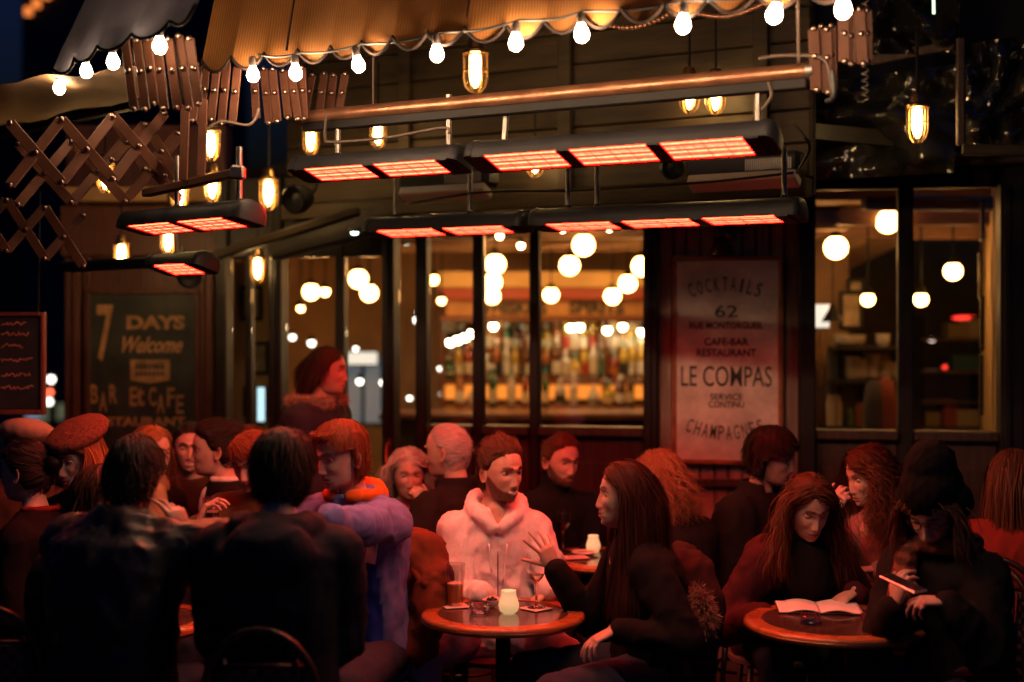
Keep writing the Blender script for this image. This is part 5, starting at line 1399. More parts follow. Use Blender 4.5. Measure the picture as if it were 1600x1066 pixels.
SKIN = lambda tone: mat('skin_%d' % tone, [(.52,.33,.25),(.43,.26,.19),(.49,.315,.25)][tone], rough=.46, attr='tint', bump=.12, bscale=220, var=.14, vscale=38, sss=.12)
def hair_material(name, col): return mat('hair_'+name, col, rough=.58, attr='tint', spec=.22)
def cloth(name, col, rough=.85, bump=.25, bscale=260, sheen=.0, var=.12, vscale=14, wrinkle=.55, **k):
    return mat('cloth_'+name, col, rough=rough, bump=bump, bscale=bscale, sheen=sheen, var=var, vscale=vscale, spec=k.pop('spec', .12), wrinkle=wrinkle, **k)

def fwd(a): return Vector((math.sin(R(a)), -math.cos(R(a)), 0))
UP = Vector((0,0,1))

def person(label, head, yaw, hyaw, hpitch=0, hroll=0, lean=.06, lat=0.0, scale=1.0, male=True, tone=0, seat=.46, stand=False, group=None,
           top=None, top_name='sweater', topk=.016, sleeve=1.0, bottom=None, hair=None, hands=None, beard=0.0, smile=0.0, eyes=.8, mouth=0.0,
           extras=(), wid=1.0, brows=(.25,.18,.15), foldamp=.007, legs=True, neckskin=True, knee=(0,0), voxel=.0125, shrug=0.0, nose=1.0, vneck=False, legdir=None):
    seed = random.randint(0, 9999)
    s = scale
    HCn = Vector(head)
    f = fwd(yaw); r = f.cross(UP)
    fh0 = fwd(hyaw); rh = fh0.cross(UP)
    fh = (fh0*math.cos(R(hpitch)) - UP*math.sin(R(hpitch))).normalized(); uh = rh.cross(fh).normalized()
    if hroll:
        q = Matrix.Rotation(R(hroll), 3, fh); rh = q @ rh; uh = q @ uh
    NB = HCn - uh*.085*s - fh*.030*s          # under the skull
    SC = NB - UP*.098*s - f*.02*s + UP*shrug  # between the shoulders, at collar height
    if stand: PC = Vector((SC.x, SC.y, SC.z-.50*s)) - f*lean + r*lat
    else: PC = Vector((SC.x, SC.y, seat+.10)) - f*lean + r*lat
    base = Vector((PC.x, PC.y, 0))
    P = thing('person', label, 'person', base, 0, group)
    sw = (.175 if male else .155)*wid*s
    body = Geo(); A = np.array([list(rh), list(fh), list(uh)]).T*s   # local -> world
    HMo = np.array([list(rh), list(fh), list(uh)]).T
    hc = np.array(HCn)
    jaw = 1.0 if male else .93
    a, b, c, T, lip, line = head_surface(jaw, smile, male, mouth, nose)
    nlat, nlon = a.shape
    V = np.stack([a, b, c], -1).reshape(-1,3)
    Fq = []
    for i in range(nlat-1):
        for k in range(nlon): Fq.append((i*nlon+k, (i+1)*nlon+k, (i+1)*nlon+(k+1) % nlon, i*nlon+(k+1) % nlon))
    Fq.append(tuple(range(nlon))); Fq.append(tuple(reversed(range((nlat-1)*nlon, nlat*nlon))))
    tint = np.ones((nlat*nlon,3))
    def mixc(m, col):
        m = m.reshape(-1,1); tint[:] = tint*(1-m) + np.array(col)*m
    g2 = lambda x, sg: np.exp(-(x/sg)**2)
    mixc(.25*(g2(a-.042,.018)+g2(a+.042,.018))*g2(c+.025,.018)*sstep(np.cos(T),.2,.5), (1.0,.72,.68))
    if beard:
        at = np.abs(T)
        top_l = np.interp(at, [0,.22,.35,.6,1.0,1.45], [-.053,-.053,-.063,-.066,-.05,-.01])
        m = sstep(top_l-c, -.004, .006)*sstep(1.62-at, 0, .12)
        m = m*(1-.75*sstep(g2(a,.013)*g2(c+.082,.005),.3,.7))
        mixc(np.clip(m*beard, 0, 1), (.20,.13,.10))
    mixc(lip*.75*(1.0 if not male else .7), (.82,.42,.42))
    mixc(np.clip(line,0,1)*.85, (.18,.07,.07) if not smile > .6 else (.5,.4,.38))
    if smile > .6:   # a row of teeth
        ml = -.0685 + smile*.009*(a/.026)**2
        mixc(sstep(np.exp(-(a/.024)**2), .3, .45)*sstep(c-ml,-.0065,-.004)*sstep(ml+.0035-c,0,.002)*sstep(np.cos(T),.3,.5), (1.5,2.2,2.7))
    # brows painted, then hair strips on top
    for sg in (-1, 1):
        by = .026 + .010*np.sin(np.clip((np.abs(a)-.012)/.04,0,1)*PI)*.5
        mixc(sstep((.0052 if male else .0036)-np.abs(c-by), -.002, .003)*sstep(np.abs(a), .010, .016)*sstep(.052-np.abs(a), 0, .012)*sstep(np.cos(T),.2,.4)*.95, brows)
    mixc(sstep(np.exp(-(((np.abs(a)-.010)/.004)**2+((c+.049)/.0028)**2)),.4,.8)*.75*sstep(np.cos(T),.4,.6), (.25,.10,.08))
    body.add(hc + V @ A.T, Fq, tint)
    fuzzroots = []
    if beard > .4:
        mm = np.clip(m*beard, 0, 1).ravel() if False else (sstep(top_l-c, -.002, .006)*sstep(1.62-at, 0, .12)*(1-lip)).ravel(); ii = np.where(mm > .5)[0]; fuzzroots.append(('beard', rng.choice(ii, 900), .010, (0,.25,-.8)))
    bm_ = ((np.abs(c-(.026+.005*np.sin(np.clip((np.abs(a)-.012)/.04,0,1)*PI))) < .0045) & (np.abs(a) > .011) & (np.abs(a) < .050) & (np.cos(T) > .3)).ravel()
    if bm_.any(): fuzzroots.append(('eyebrows', rng.choice(np.where(bm_)[0], 260), .008, (0,.1,.25)))
    fz = []
    for nm, ii, ln, dv in fuzzroots:
        rt = V[ii] + rng.normal(0,.0012,(len(ii),3)); nv = np.stack([rt[:,0]/.08**2, rt[:,1]/.1**2, rt[:,2]*.2/.12**2], 1); nv /= np.linalg.norm(nv, axis=1, keepdims=True)
        dd = nv*.55 + np.array(dv) + np.stack([np.sign(rt[:,0])*(.7 if nm == 'eyebrows' else .1), 0*rt[:,0], 0*rt[:,0]], 1) + rng.normal(0,.25,rt.shape); dd /= np.linalg.norm(dd, axis=1, keepdims=True)
        sd_ = np.cross(dd, nv); sd_ /= np.linalg.norm(sd_, axis=1, keepdims=True)+1e-9; sd_ *= .0006
        ln_ = ln*rng.uniform(.5,1.1,(len(ii),1)); tri = np.stack([rt-sd_, rt+sd_, rt+dd*ln_], 1).reshape(-1,3)
        fz.append((nm, hc + tri @ A.T, [(3*i,3*i+1,3*i+2) for i in range(len(ii))]))
    # eyes: balls with lids
    for sg in (-1, 1):
        ev = BALL_V.copy(); ct = np.array([sg*.0315, .0665, .0062])
        # finer ball
        e = MB().ball((0,0,0), 1.0, u=26, v=18); ev = np.array(e.v)
        # turn so that the poles point left / right
        ev = ev[:, [2,1,0]]
        col = np.ones((len(ev),3)); az = np.arctan2(ev[:,0], ev[:,1]); el = np.arcsin(np.clip(ev[:,2],-1,1))
        openh = .42*eyes*np.sqrt(np.clip(1-(az/.95)**2,0,1))
        low = -.26*min(1,eyes*1.4)*np.sqrt(np.clip(1-(az/.95)**2,0,1))
        slit = (el < openh-.1) & (el > low) & (ev[:,1] > .2) & (eyes > .15)
        col[slit] = (1.15,1.5,1.75)
        iris = slit & (np.hypot(az, el-.0) < .42); col[iris] = (.12,.10,.10)
        lash = (np.abs(el-(openh-.1)) < .12) & (ev[:,1] > .1) & (np.abs(az) < 1.0); col[lash] = (.16,.10,.09)
        body.add(hc + (ct + ev*np.array([.0160,.0140,.0135])) @ A.T, e.f, col)
        # ear
        ear = BALL_V*np.array([.0065,.0175,.030]); an = R(14)
        x = ear.copy(); ear[:,1] = x[:,1]*math.cos(an)-x[:,2]*math.sin(an); ear[:,2] = x[:,1]*math.sin(an)+x[:,2]*math.cos(an)
        rim = np.hypot(BALL_V[:,1], BALL_V[:,2])
        ear[:,0] += sg*(.010*np.clip(rim,0,1)*(BALL_V[:,1] < .3))
        body.add(hc + (ear + np.array([sg*.0765,-.012,-.010])) @ A.T, BALL_F, np.where(rim[:,None] < .55, .6, 1.0)*np.array([1,.88,.85]))
    # neck and upper chest
    nk = MB()
    nk.cap(HCn-uh*.045*s-fh*.022*s, NB.lerp(SC, .45), .054*s*(1 if male else .88), .053*s*(1 if male else .88))
    nk.cap(NB.lerp(SC, .3), SC-UP*.02*s, .053*s*(1 if male else .88), .066*s)
    nk.cap(NB.lerp(SC,.6)+r*.02*s, SC+r*sw*.5-UP*.05*s, .042*s, .034*s); nk.cap(NB.lerp(SC,.6)-r*.02*s, SC-r*sw*.5-UP*.05*s, .042*s, .034*s)
    if vneck: nk.cap(SC+UP*.02*s+f*.045*s, SC-UP*.085*s+f*.098*s, .05*s, .014*s)
    nk.ball(SC-UP*.05*s+f*.02*s, (.085*s,.07*s,.07*s))
    v, fq, nn = remesh(nk, .009, 4); body.add(v, fq)
    # trunk, arms, legs
    bd = MB(); soup_torso(bd, PC, SC, f, r, -.004, wid*s)
    tp = MB(); soup_torso(tp, PC, SC, f, r, topk, wid*s)
    lap = {}
    hands = hands or {}
    l1, l2 = .285*s, .255*s
    arms = {}
    for side, sg in (('R', 1), ('L', -1)):
        S = SC + r*sg*sw - UP*.055*s
        hd = hands.get(side)
        if hd is None:
            if stand: Wt = S - UP*.50 + f*.08 + r*sg*.05; hint = -f
            else: Wt = PC + f*.30 + r*sg*.10 + UP*.16; hint = r*sg*.3 - f*.5 - UP*.6
            dirn = f*.8 - r*sg*.4 - UP*.2 if not stand else -UP; nrm = -UP if not stand else -r*sg; curl = (.4,)*5; spread = .05
        else:
            Wt = Vector(hd['at']); hint = hd.get('hint', r*sg*.5 - UP*.9); dirn = hd.get('dir', f); nrm = hd.get('n', -UP)
            curl = hd.get('curl', (.35,.35,.4,.45,.5)); spread = hd.get('spread', .1)
        E, Wt = ik(S, Wt, l1, l2, hint)
        arms[side] = (S, E, Wt)
        bd.cap(S, E, .048*s, .040*s); bd.cap(E, Wt, .040*s, .026*s)
        k = topk
        tp.cap(S - UP*.005, S.lerp(E,.5), .060*s+k, .052*s+k*1.1); tp.cap(S.lerp(E,.5), E, .052*s+k*1.1, .045*s+k*1.15)
        sl = E.lerp(Wt, sleeve if hd is None else hd.get('sleeve', sleeve*.93))
        tp.cap(E, E.lerp(sl,.6), .045*s+k*1.15, .037*s+k); tp.cap(E.lerp(sl,.6), sl, .037*s+k, .030*s+k*.75)
        tp.cap(SC+r*sg*sw*.45-UP*.025*s, S+UP*.002, .048*s+k*.6, .056*s+k*.9)
        hm = MB(); soup_hand(hm, Wt, dirn, nrm, side == 'L', curl, spread, s*(1.0 if male else .9))
        hm.cap(E.lerp(Wt,.75), Wt, .029*s, .025*s)
        v, fq, nn = remesh(hm, .0045 if hd is not None else .007, 2, .45); body.add(v, fq)
    ld = f if legdir is None else fwd(legdir)
    lr = ld.cross(UP)
    tr = MB(); sh = []
    if legs:
        tr.cap(PC-lr*.05*s, PC+lr*.05*s, .118*s, .118*s); 
        for sg, kx in ((1, knee[0]), (-1, knee[1])):
            H = PC + lr*sg*.09*s - UP*.02
            if stand:
                K = Vector((H.x, H.y, .50*s)) + ld*.03; An = Vector((H.x, H.y, .09)) + lr*sg*.02 + ld*kx
            else:
                kd = (ld + lr*sg*(.22+kx)).normalized(); K = H + kd*.43*s; K.z = max(.50*s, seat+.06); An = Vector((K.x, K.y, .10)) + ld*.04
            bd.cap(H, K, .078*s, .055*s); bd.cap(K, An, .052*s, .036*s)
            tr.cap(H, H.lerp(K,.5), .098*s, .084*s); tr.cap(H.lerp(K,.5), K, .084*s, .069*s)
            tr.cap(K, K.lerp(An,.5), .068*s, .062*s); tr.cap(K.lerp(An,.5), An, .062*s, .052*s)
            m = MB(); ft = An - UP*.048
            m.cap(An+UP*.0, ft-ld*.02, .046, .044); m.cap(ft-ld*.03, ft+ld*.15, .044, .036); m.box(ft+ld*.05-UP*.035, (.07,.07,.03))
            sh.append(m)
    v, fq, nn = remesh(bd, .032, 2); body.add(v, fq)
    body.build('body', SKIN(tone), P)
    for nm, vv, ff in fz:
        gz = Geo(); gz.add(vv, ff, np.repeat(rng.uniform(.6,1.3,(len(ff),1)),3,axis=0)*np.ones((1,3))); gz.build(nm, (hair or {}).get('mat') or hair_material('dark', (.016,.010,.008)), P, None)
    # clothing
    for e in extras:
        if e[0] == 'soup': e[1](tp, locals())
    v, fq, nn = remesh(tp, voxel, 3, .5)
    v = fold(v, nn, foldamp, seed % 97)
    v = fold(v, nn, foldamp*.35, seed % 89, 24)
    gm = Geo(); tt = np.ones((len(v),3)); topv = v.copy()
    cut = np.ones(len(v), bool)
    for e in extras:
        if e[0] == 'tint': e[1](tt, v, locals())
    gm.add(v, fq, tt); topo = gm.build(top_name, top, P)
    if legs:
        v, fq, nn = remesh(tr, .019, 2); v = fold(v, nn, .010, seed % 83, 11)
        gm = Geo(); gm.add(v, fq); gm.build('trousers', bottom or cloth('denim_dark', (.03,.035,.06)), P)
        for m in sh:
            v, fq, nn = remesh(m, .018, 2); gm = Geo(); gm.add(v, fq); gm.build('shoe', mat('shoe_leather', (.02,.017,.015), rough=.4), P)
    # hair
    torso = (np.array(SC - UP*.23*s), np.array([list(r), list(f), list(UP)]).T, np.array([(.215 if male else .20)*s*wid, .145*s, .29*s]))
    if hair: grow_hair(P, hair, a, b, c, T, Fq, hc, A, HMo, torso, seed, s)
    for e in extras:
        if e[0] == 'part': e[1](P, locals())
    return P, dict(HC=HCn, fh=fh, uh=uh, rh=rh, SC=SC, PC=PC, f=f, r=r, arms=arms, s=s, NB=NB)

def grow_hair(P, h, a, b, c, T, Fq, hc, A, HMo, torso, seed, s):
    m, hl = hair_mask(c, T, h.get('front', .074), h.get('temple', .05), h.get('side', -.012), h.get('nape', -.075))
    if h.get('fuzz', True):
        m = m + .004*np.sin(T*23)*np.cos(c*400)
    n = np.stack([a/.08**2, b/.1**2, c/.12**2], -1); n /= np.linalg.norm(n, axis=2, keepdims=True)
    k = sstep(m, -.004, .014); kt = sstep(m, -.004, .035)
    th = h.get('thick', .012); tk = np.full(a.shape, th)
    if 'crown' in h: tk = tk + h['crown']*sstep(c, .03, .10)
    if 'quiff' in h: tk = tk + h['quiff']*sstep(c, .04, .09)*sstep(np.cos(T), -.2, .9)
    off = -.006*(1-k) + tk*kt*k + .0015*k
    V = np.stack([a, b, c], -1) + n*off[...,None]
    g = np.random.default_rng(seed)
    bump = np.array([noise.noise(Vector(p)*60) for p in V.reshape(-1,3)]).reshape(a.shape)
    V = V + n*(bump*k*h.get('lump', .0055))[...,None]
    kk = (k > .02).ravel()
    F = [q for q in Fq if any(kk[i] for i in q)]
    G = Geo(); G.add(hc + V.reshape(-1,3) @ A.T, F, (.75,.75,.75))
    idx = np.where((k > .2).ravel())[0]
    wgt = (np.maximum(.15, np.sqrt(a.ravel()**2+b.ravel()**2)))[idx]; wgt /= wgt.sum()
    N = int(h.get('n', 500)*2.8); ii = g.choice(idx, N, p=wgt)
    root = hc + (V.reshape(-1,3)[ii] + g.normal(0,.003,(N,3))) @ A.T; nr = n.reshape(-1,3)[ii]
    sty = h.get('style', 'back'); grav = np.array([0,0,-1.0])
    def world(x): return x @ HMo.T
    def style(loc, nl, kst, p):
        if sty == 'back': d = np.stack([loc[:,0]*1.5, np.full(len(loc), -1.0), np.full(len(loc), h.get('rise', .1))], 1); d = world(d) + .0*grav
        elif sty == 'fringe':   # from the crown outwards
            d = np.stack([loc[:,0]*9, (loc[:,1]+.03)*9, -.35-loc[:,2]*2], 1); d = world(d) + .15*grav
        elif sty == 'side':     # swept across
            d = np.stack([np.full(len(loc), h.get('sweep', 1.0)), loc[:,1]*6-.1, -.4+0*loc[:,0]], 1); d = world(d)+.2*grav
        elif sty == 'up':
            d = world(nl + np.stack([0*loc[:,0], -.5+0*loc[:,0], .2+0*loc[:,0]], 1))
        elif sty == 'pony':     # pulled towards a knot at the back
            d = world(np.array([0,-.115,h.get('knot', -.0)]) - loc); d /= np.linalg.norm(d, axis=1, keepdims=True)
        else:                   # long, falling
            q = max(0, 1-kst*h.get('ds', .02)/.10)
            sgn = np.sign(loc[:,0]-h.get('part', 0.0))
            d = grav[None,:] + world(np.stack([sgn*(1.1*q)*sstep(loc[:,1], -.03, .05), -h.get('backflow', .45)*q+0*sgn, 0*sgn], 1))
            spread = h.get('spread', 0)
            if spread: d = d + world(np.stack([loc[:,0], loc[:,1], 0*sgn], 1))*spread
        return d
    steps = h.get('steps', 5); ds = h.get('ds', .012)
    v, f, t = locks(root, nr, None, steps, ds*s, style, h, hc, HMo, torso if sty == 'long' else None, h.get('w', .004)*.48, h.get('curl', (0,0)), seed, h.get('jitter', .4))
    G.add(v, f, t)
    G.build('hair', h['mat'], P)
# ------------------------------------------------------------------ clothes and hair used below
blk = cloth('black', (.008,.007,.008)); navyc = cloth('navy_coat', (.010,.012,.022), rough=.7); leather = mat('black_leather', (.018,.013,.015), rough=.45, wrinkle=.7, bump=.2, bscale=60, var=.15, vscale=10, spec=.5)
heather = cloth('heather_grey', (.74,.72,.74), var=.1, vscale=70); maroon = cloth('maroon_knit', (.045,.010,.014)); rose = cloth('rose_knit', (.24,.14,.13))
charcoal = cloth('charcoal', (.010,.009,.010)); browncl = cloth('brown_wool', (.06,.028,.017)); redcl = cloth('red_jacket', (.15,.018,.014)); jeans = cloth('denim', (.24,.25,.38), bscale=180)
jeans2 = cloth('dark_denim', (.035,.035,.06), bscale=180); bluehood = mat('cloth_blue_hoodie', (.15,.17,.42), rough=.9, wrinkle=.55, attr='tint', bump=.25, bscale=260, var=.1, vscale=20, spec=.1)
H_dark = hair_material('dark', (.016,.010,.008)); H_brown = hair_material('brown', (.085,.036,.018)); H_chest = hair_material('chestnut', (.045,.014,.008)); H_auburn = hair_material('auburn', (.085,.028,.012))
H_grey = hair_material('grey', (.42,.38,.35)); H_white = hair_material('white', (.46,.42,.40)); H_blond = hair_material('blond', (.27,.14,.05)); H_curl = hair_material('light_brown', (.20,.10,.045)); H_ginger = hair_material('ginger', (.17,.048,.017))

def turtleneck(tp, L): tp.cap(L['NB'].lerp(L['SC'],.05), L['SC'], .063*L['s'], .078*L['s'])
def crew(tp, L): tp.cap(L['SC']-UP*.01, L['SC']-UP*.04, .088*L['s'], .10*L['s'])
def ringpts(c, r, f, ra, rb, a0, a1, n): return [c + r*(ra*math.sin(R(a))) - f*(rb*math.cos(R(a))) for a in np.linspace(a0, a1, n)]
def hoodv(tp, L):
    s = L['s']; P = []
    for a in np.linspace(-168, 168, 25):
        t = abs(a)/168; P.append((L['SC'] + L['r']*(.098*s*math.sin(R(a))) - L['f']*((.095 if abs(a) < 90 else .118)*s*math.cos(R(a))) + UP*s*(.062-.165*max(0,t-.35)**1.3), .034-.014*t))
    for (a, ra), (b, rb) in zip(P, P[1:]): tp.cap(a, b, ra, rb, 8)
    tp.ball(L['SC']-L['f']*.13*s-UP*.03*s, (.11*s,.06*s,.085*s), Matrix((L['r'], L['f'], UP)).transposed())
def surf(L, lat, z, lift=.002):
    q = L['topv']-np.array(L['SC']); m = (np.abs(q @ np.array(L['r'])-lat) < .016) & (np.abs(q[:,2]-z) < .016); fd = (q @ np.array(L['f']))[m]
    return L['SC']+L['r']*lat+UP*z+L['f']*((fd.max() if len(fd) else .13)+lift)
def chest_letters(P, L):
    v = L['topv']; px = 800+v[:,0]/v[:,1]*FPX; py = HORIZON-(v[:,2]-CAM_H)/v[:,1]*FPX
    for ch, x, y in (('J',558,884),('I',578,880)):
        rd = (v-np.array(L['PC'])) @ np.array(L['r']); m = ((px-x)**2+(py-y+18)**2 < 160) & (np.abs(rd) < .15)
        if not m.any(): continue
        p = Vector(v[m][v[m][:,1].argmin()]) + L['f']*.012; p.z = W(x,y,p.y).z
        text_mesh(ch, .1, mat('felt_letter', (.55,.50,.52), rough=.9), 'chest_letter', P, Matrix.Translation(p-parent_loc(P)) @ rot_to(-L['r']).to_4x4() @ Matrix.Rotation(R(8),4,'Y'), depth=.004, width=.045, height=.085, weight=.004)
def collar(tp, L):
    s = L['s']
    for k, (h, rr) in enumerate(((.01,.018),(.035,.017),(.055,.014))):
        P = ringpts(L['SC']+UP*(h+.01)*s+L['f']*.012, L['r'], L['f'], .082*s, .080*s, -130, 130, 15)
        for a, b in zip(P, P[1:]): tp.cap(a, b, rr, rr, 8)
def hood(tp, L, big=1.0):
    s = L['s']; P = ringpts(L['SC']+UP*.02*s, L['r'], L['f'], .105*s, .092*s, -125, 125, 15)
    for i, (a, b) in enumerate(zip(P, P[1:])):
        w = .030+.012*math.sin(PI*(i+.5)/14); tp.cap(a, b, w*big, w*big, 8)
    tp.ball(L['SC']-L['f']*.13*s-UP*.05*s, (.11*s*big,.06*s*big,.085*s*big), Matrix((L['r'], L['f'], UP)).transposed())
def coat_hem(tp, L):
    c = L['PC']; M = Matrix((L['r'], L['f'], UP)).transposed(); tp.ball(c-UP*.03, (.20*L['s'],.17*L['s'],.13), M)
def spectacles(P, L, m=None):
    mb = MB(); hc, rh, fh, uh, s = L['HCn'], L['rh'], L['fh'], L['uh'], L['s']; q = lambda a,b,c: hc+(rh*a+fh*b+uh*c)*s
    for sg in (-1,1):
        mb.tube([q(sg*.033+.021*math.cos(t), .094-.006*abs(math.cos(t)), .004+.017*math.sin(t)) for t in np.linspace(0,2*PI,20,endpoint=False)], .0018, 6, closed=True)
        mb.tube([q(sg*.054,.088,.008), q(sg*.074,.06,.008), q(sg*.080,-.015,.004)], .0018, 6)
    mb.tube([q(-.012,.098,.008), q(0,.101,.011), q(.012,.098,.008)], .0018, 6)
    mb.build('glasses', m or mat('black_acetate', (.01,.01,.01), rough=.2), P, 180)
def fuzz(name, pts, rad, n, ln, m, P, seed=3):
    """fur along a line of points"""
    g = np.random.default_rng(seed); G = Geo(); pts = [np.array(p) for p in pts]; V = []; F = []
    core = MB(); core.tube([Vector(p) for p in pts], rad*.8, 10); G.add(np.array(core.v), core.f, (.5,.5,.5))
    for i in range(n):
        u = g.uniform(0, len(pts)-1.001); k = int(u); c = pts[k]+(pts[k+1]-pts[k])*(u-k); d = g.normal(0,1,3); d /= np.linalg.norm(d); a = c+d*rad*.7
        tip = a + d*ln + g.normal(0,.3,3)*ln + np.array([0,0,-.25*ln]); sd = np.cross(d, g.normal(0,1,3)); sd /= np.linalg.norm(sd)+1e-9; sd *= .0022
        o = len(V); V += [a-sd, a+sd, (a+tip)/2+d*ln*.15, tip]; F += [(o,o+1,o+2),(o,o+2,o+3),(o+1,o+3,o+2)]
    G.add(np.array(V), F, np.repeat(g.uniform(.6,1.4,(n,1)),4,axis=0)*np.ones((1,3))); G.build(name, m, P, None)
def soup_part(name, fn, m, voxel=.01, sm=3, amp=.003, scale=15):
    def f(P, L):
        mb = MB(); fn(mb, L); v, fq, nn = remesh(mb, voxel, sm); v = fold(v, nn, amp, 3, scale); G = Geo(); G.add(v, fq); G.build(name, m, P)
    return ('part', f)
def H(px, py, D): return W(px, py, D)
def sit(key, label, **k):
    P, I = person(label, **k); CAST[key] = (P, I)
    if not k.get('stand') and key in ('longhair','curls','specs','reader','copper','grey','old','leather','backhair'): stool_at(I['PC'].x, I['PC'].y, 0, 'low bistro stool under the '+SEAT[key])
    elif not k.get('stand'): chair_at(I['PC'].x, I['PC'].y, k.get('legdir') if k.get('legdir') is not None else k['yaw'], 'rattan bistro chair under the '+SEAT[key]) 
    return P, I
CAST = {}
SEAT = dict(hoodie='man in the pale grey hoodie', longhair='long-haired woman in black', coat='dark-coated man seen from behind', leather='man in the leather jacket', boy='youth in the blue hooded top', grey='woman with grey curls', old='white-haired man', polo='bearded man in a black roll-neck',
    curls='curly-haired guest before the plank wall', specs='young man in spectacles', copper='woman with copper curls', reader='woman reading the notebook', hat='person in the tall black hat', redjacket='guest in the red jacket', beret='guest in the tweed beret', backhair='woman beside the leather jacket',
    bun='guest with a bun at the left edge', blond='blond woman of the left-hand group', suit='dark-haired man in a suit', smiler='smiling guest of the left-hand group', drinker='guest holding up a dark beer', cap='guest in the beige cap', hidden='guest half hidden behind the drinker')

# the couple at the main table
LS = dict(n=900, w=.0032, steps=24, ds=.021, style='long')
sit('hoodie', 'smiling bearded man in a pale grey zip hoodie at the main table', head=H(783,738,5.78), yaw=6, hyaw=38, hpitch=4, lean=.02, male=True, top=heather, top_name='hoodie', topk=.018, foldamp=.017, bottom=jeans, beard=.85, smile=.85, eyes=.9, vneck=True,
    hair=dict(mat=H_brown, style='back', quiff=.020, lump=.007, thick=.003, n=1300, w=.0024, steps=6, ds=.008, rise=1.0, jitter=.9, curl=(.004,160), side=.0, front=.083, temple=.064), knee=(.35,.15), wid=.90, voxel=.010,
    hands=dict(R=dict(at=W(752,930,5.5), dir=(.8,-.3,-.25), n=(0,0,-1), curl=(.4,.5,.5,.5,.5), hint=(-.25,.5,-.9), sleeve=1.0), L=dict(at=W(858,922,5.52), dir=(-.7,-.2,-.5), n=(0,0,-1), curl=(.4,.5,.5,.5,.5), hint=(.3,.5,-.9), sleeve=1.0)),
    extras=[('soup', hoodv), ('soup', lambda tp, L: tp.cap(L['PC']-L['r']*.1-UP*.02, L['PC']+L['r']*.1-UP*.02, .14, .14)),
            soup_part('undershirt', lambda mb, L: mb.cap(L['SC']-UP*.045+L['f']*.070, L['SC']-UP*.080+L['f']*.086, .034, .014), cloth('red_tee', (.35,.06,.06))),
            ('part', lambda P, L: [MB().tube([surf(L, sg*(.036-.002*k), -.10-.022*k) for k in range(6 if sg > 0 else 8)], .0042, 6).build('drawstring', cloth('cord_pale', (.85,.82,.82)), P, 180) for sg in (-1,1)]),
            ('part', lambda P, L: MB().tube([surf(L, 0, -.13-.03*k, .0005) for k in range(11)], .0026, 6).build('zip', mat('zip_metal', (.3,.26,.26), rough=.35, metal=1), P, 180))])
sit('longhair', 'woman with long straight dark hair in black gesturing to the man', head=H(977,776,5.15), yaw=-78, hyaw=-88, hpitch=-4, lean=.05, male=False, tone=2, top=blk, foldamp=.010, bottom=jeans2, eyes=.75, smile=.3, scale=1.0, nose=.9,
    hair=dict(LS, mat=H_chest, thick=.012, steps=27, n=1000, part=.0, backflow=.9, w=.0034, jitter=.15), 
    hands=dict(R=dict(at=W(866,888,5.3), dir=(-.42,.0,.90), n=(-.35,.85,-.25), curl=(.0,.06,.16,.26,.32), spread=.30, hint=(.3,.2,-1), sleeve=.98), L=dict(at=W(960,985,4.95), dir=(-.85,-.25,-.35), n=(0,0,-1), curl=(.3,.35,.45,.5,.5), hint=(.8,-.3,-.2))),
    extras=[('soup', crew)])
# the two men with their backs to us
sit('coat', 'man in a dark hooded coat seen from behind on a rattan chair', head=H(441,737,4.4), yaw=178, hyaw=172, hpitch=6, lean=.03, scale=1.0, male=True, top=navyc, top_name='coat', topk=.028, foldamp=.010, bottom=jeans2, wid=1.04, seat=.46,
    hair=dict(mat=H_dark, style='fringe', thick=.014, crown=.008, n=1300, w=.0028, steps=6, ds=.011, jitter=.3, nape=-.085, side=-.03),
    extras=[('soup', lambda tp, L: hood(tp, L, 1.25)), ('soup', coat_hem)])
sit('leather', 'man in a black leather jacket seen from behind, hand at his face', head=H(210,741,4.5), yaw=160, hyaw=158, hpitch=8, lean=.08, scale=.93, male=True, top=leather, top_name='leather_jacket', topk=.034, foldamp=.015, bottom=jeans2, wid=1.18,
    hair=dict(mat=H_dark, style='fringe', thick=.008, n=1200, w=.0024, steps=5, ds=.010, jitter=.4, nape=-.08),
    hands=dict(R=dict(at=W(287,838,4.42), dir=(-.35,.1,.95), n=(-.7,.6,.1), curl=(.5,.35,.5,.7,.8), hint=(.8,-.1,-.9))), extras=[('soup', collar)])
# youth in blue
def blue_tint(tt, v, L):
    q = (v-np.array(L['PC'])); fdist = q @ np.array(L['f']); rd = q @ np.array(L['r'])
    m = (fdist > .015) & (np.abs(rd) < .150) & (q[:,2] < .47) ; tt[m] = (.16,.28,.75)
sit('boy', 'youth in a blue hooded top with orange hood lining, looking down', head=H(533,714,5.3), yaw=-30, hyaw=-48, hpitch=9, lean=.12, lat=.02, male=True, tone=2, top=bluehood, top_name='hooded_top', topk=.018, foldamp=.015, bottom=jeans2, eyes=.3, voxel=.010,
    hair=dict(mat=H_ginger, style='fringe', thick=.008, crown=.016, lump=.006, n=1200, w=.0026, steps=5, ds=.010, jitter=.6, front=.080, temple=.062, side=.022, minfront=.080, minside=.04),
    hands=dict(L=dict(at=W(494,808,4.68), dir=(-.9,-.3,-.2), n=(0,0,-1), hint=(.3,-.3,-1)), R=dict(at=W(480,890,5.55), dir=(-.8,0,-.2), n=(0,0,-1))), knee=(.1,.1),
    extras=[('tint', blue_tint), ('part', chest_letters), soup_part('hood_lining', lambda mb, L: [mb.cap(a, b, .026, .026, 8) for a, b in (lambda P: list(zip(P, P[1:])))(ringpts(L['SC']+UP*.035, L['r'], L['f'], .092, .090, -150, 150, 19))] + [mb.ball(L['SC']-L['f']*.09+UP*.02, (.08,.05,.07))], cloth('orange_fleece', (.60,.12,.018)), .009, 3, .006, 30)])
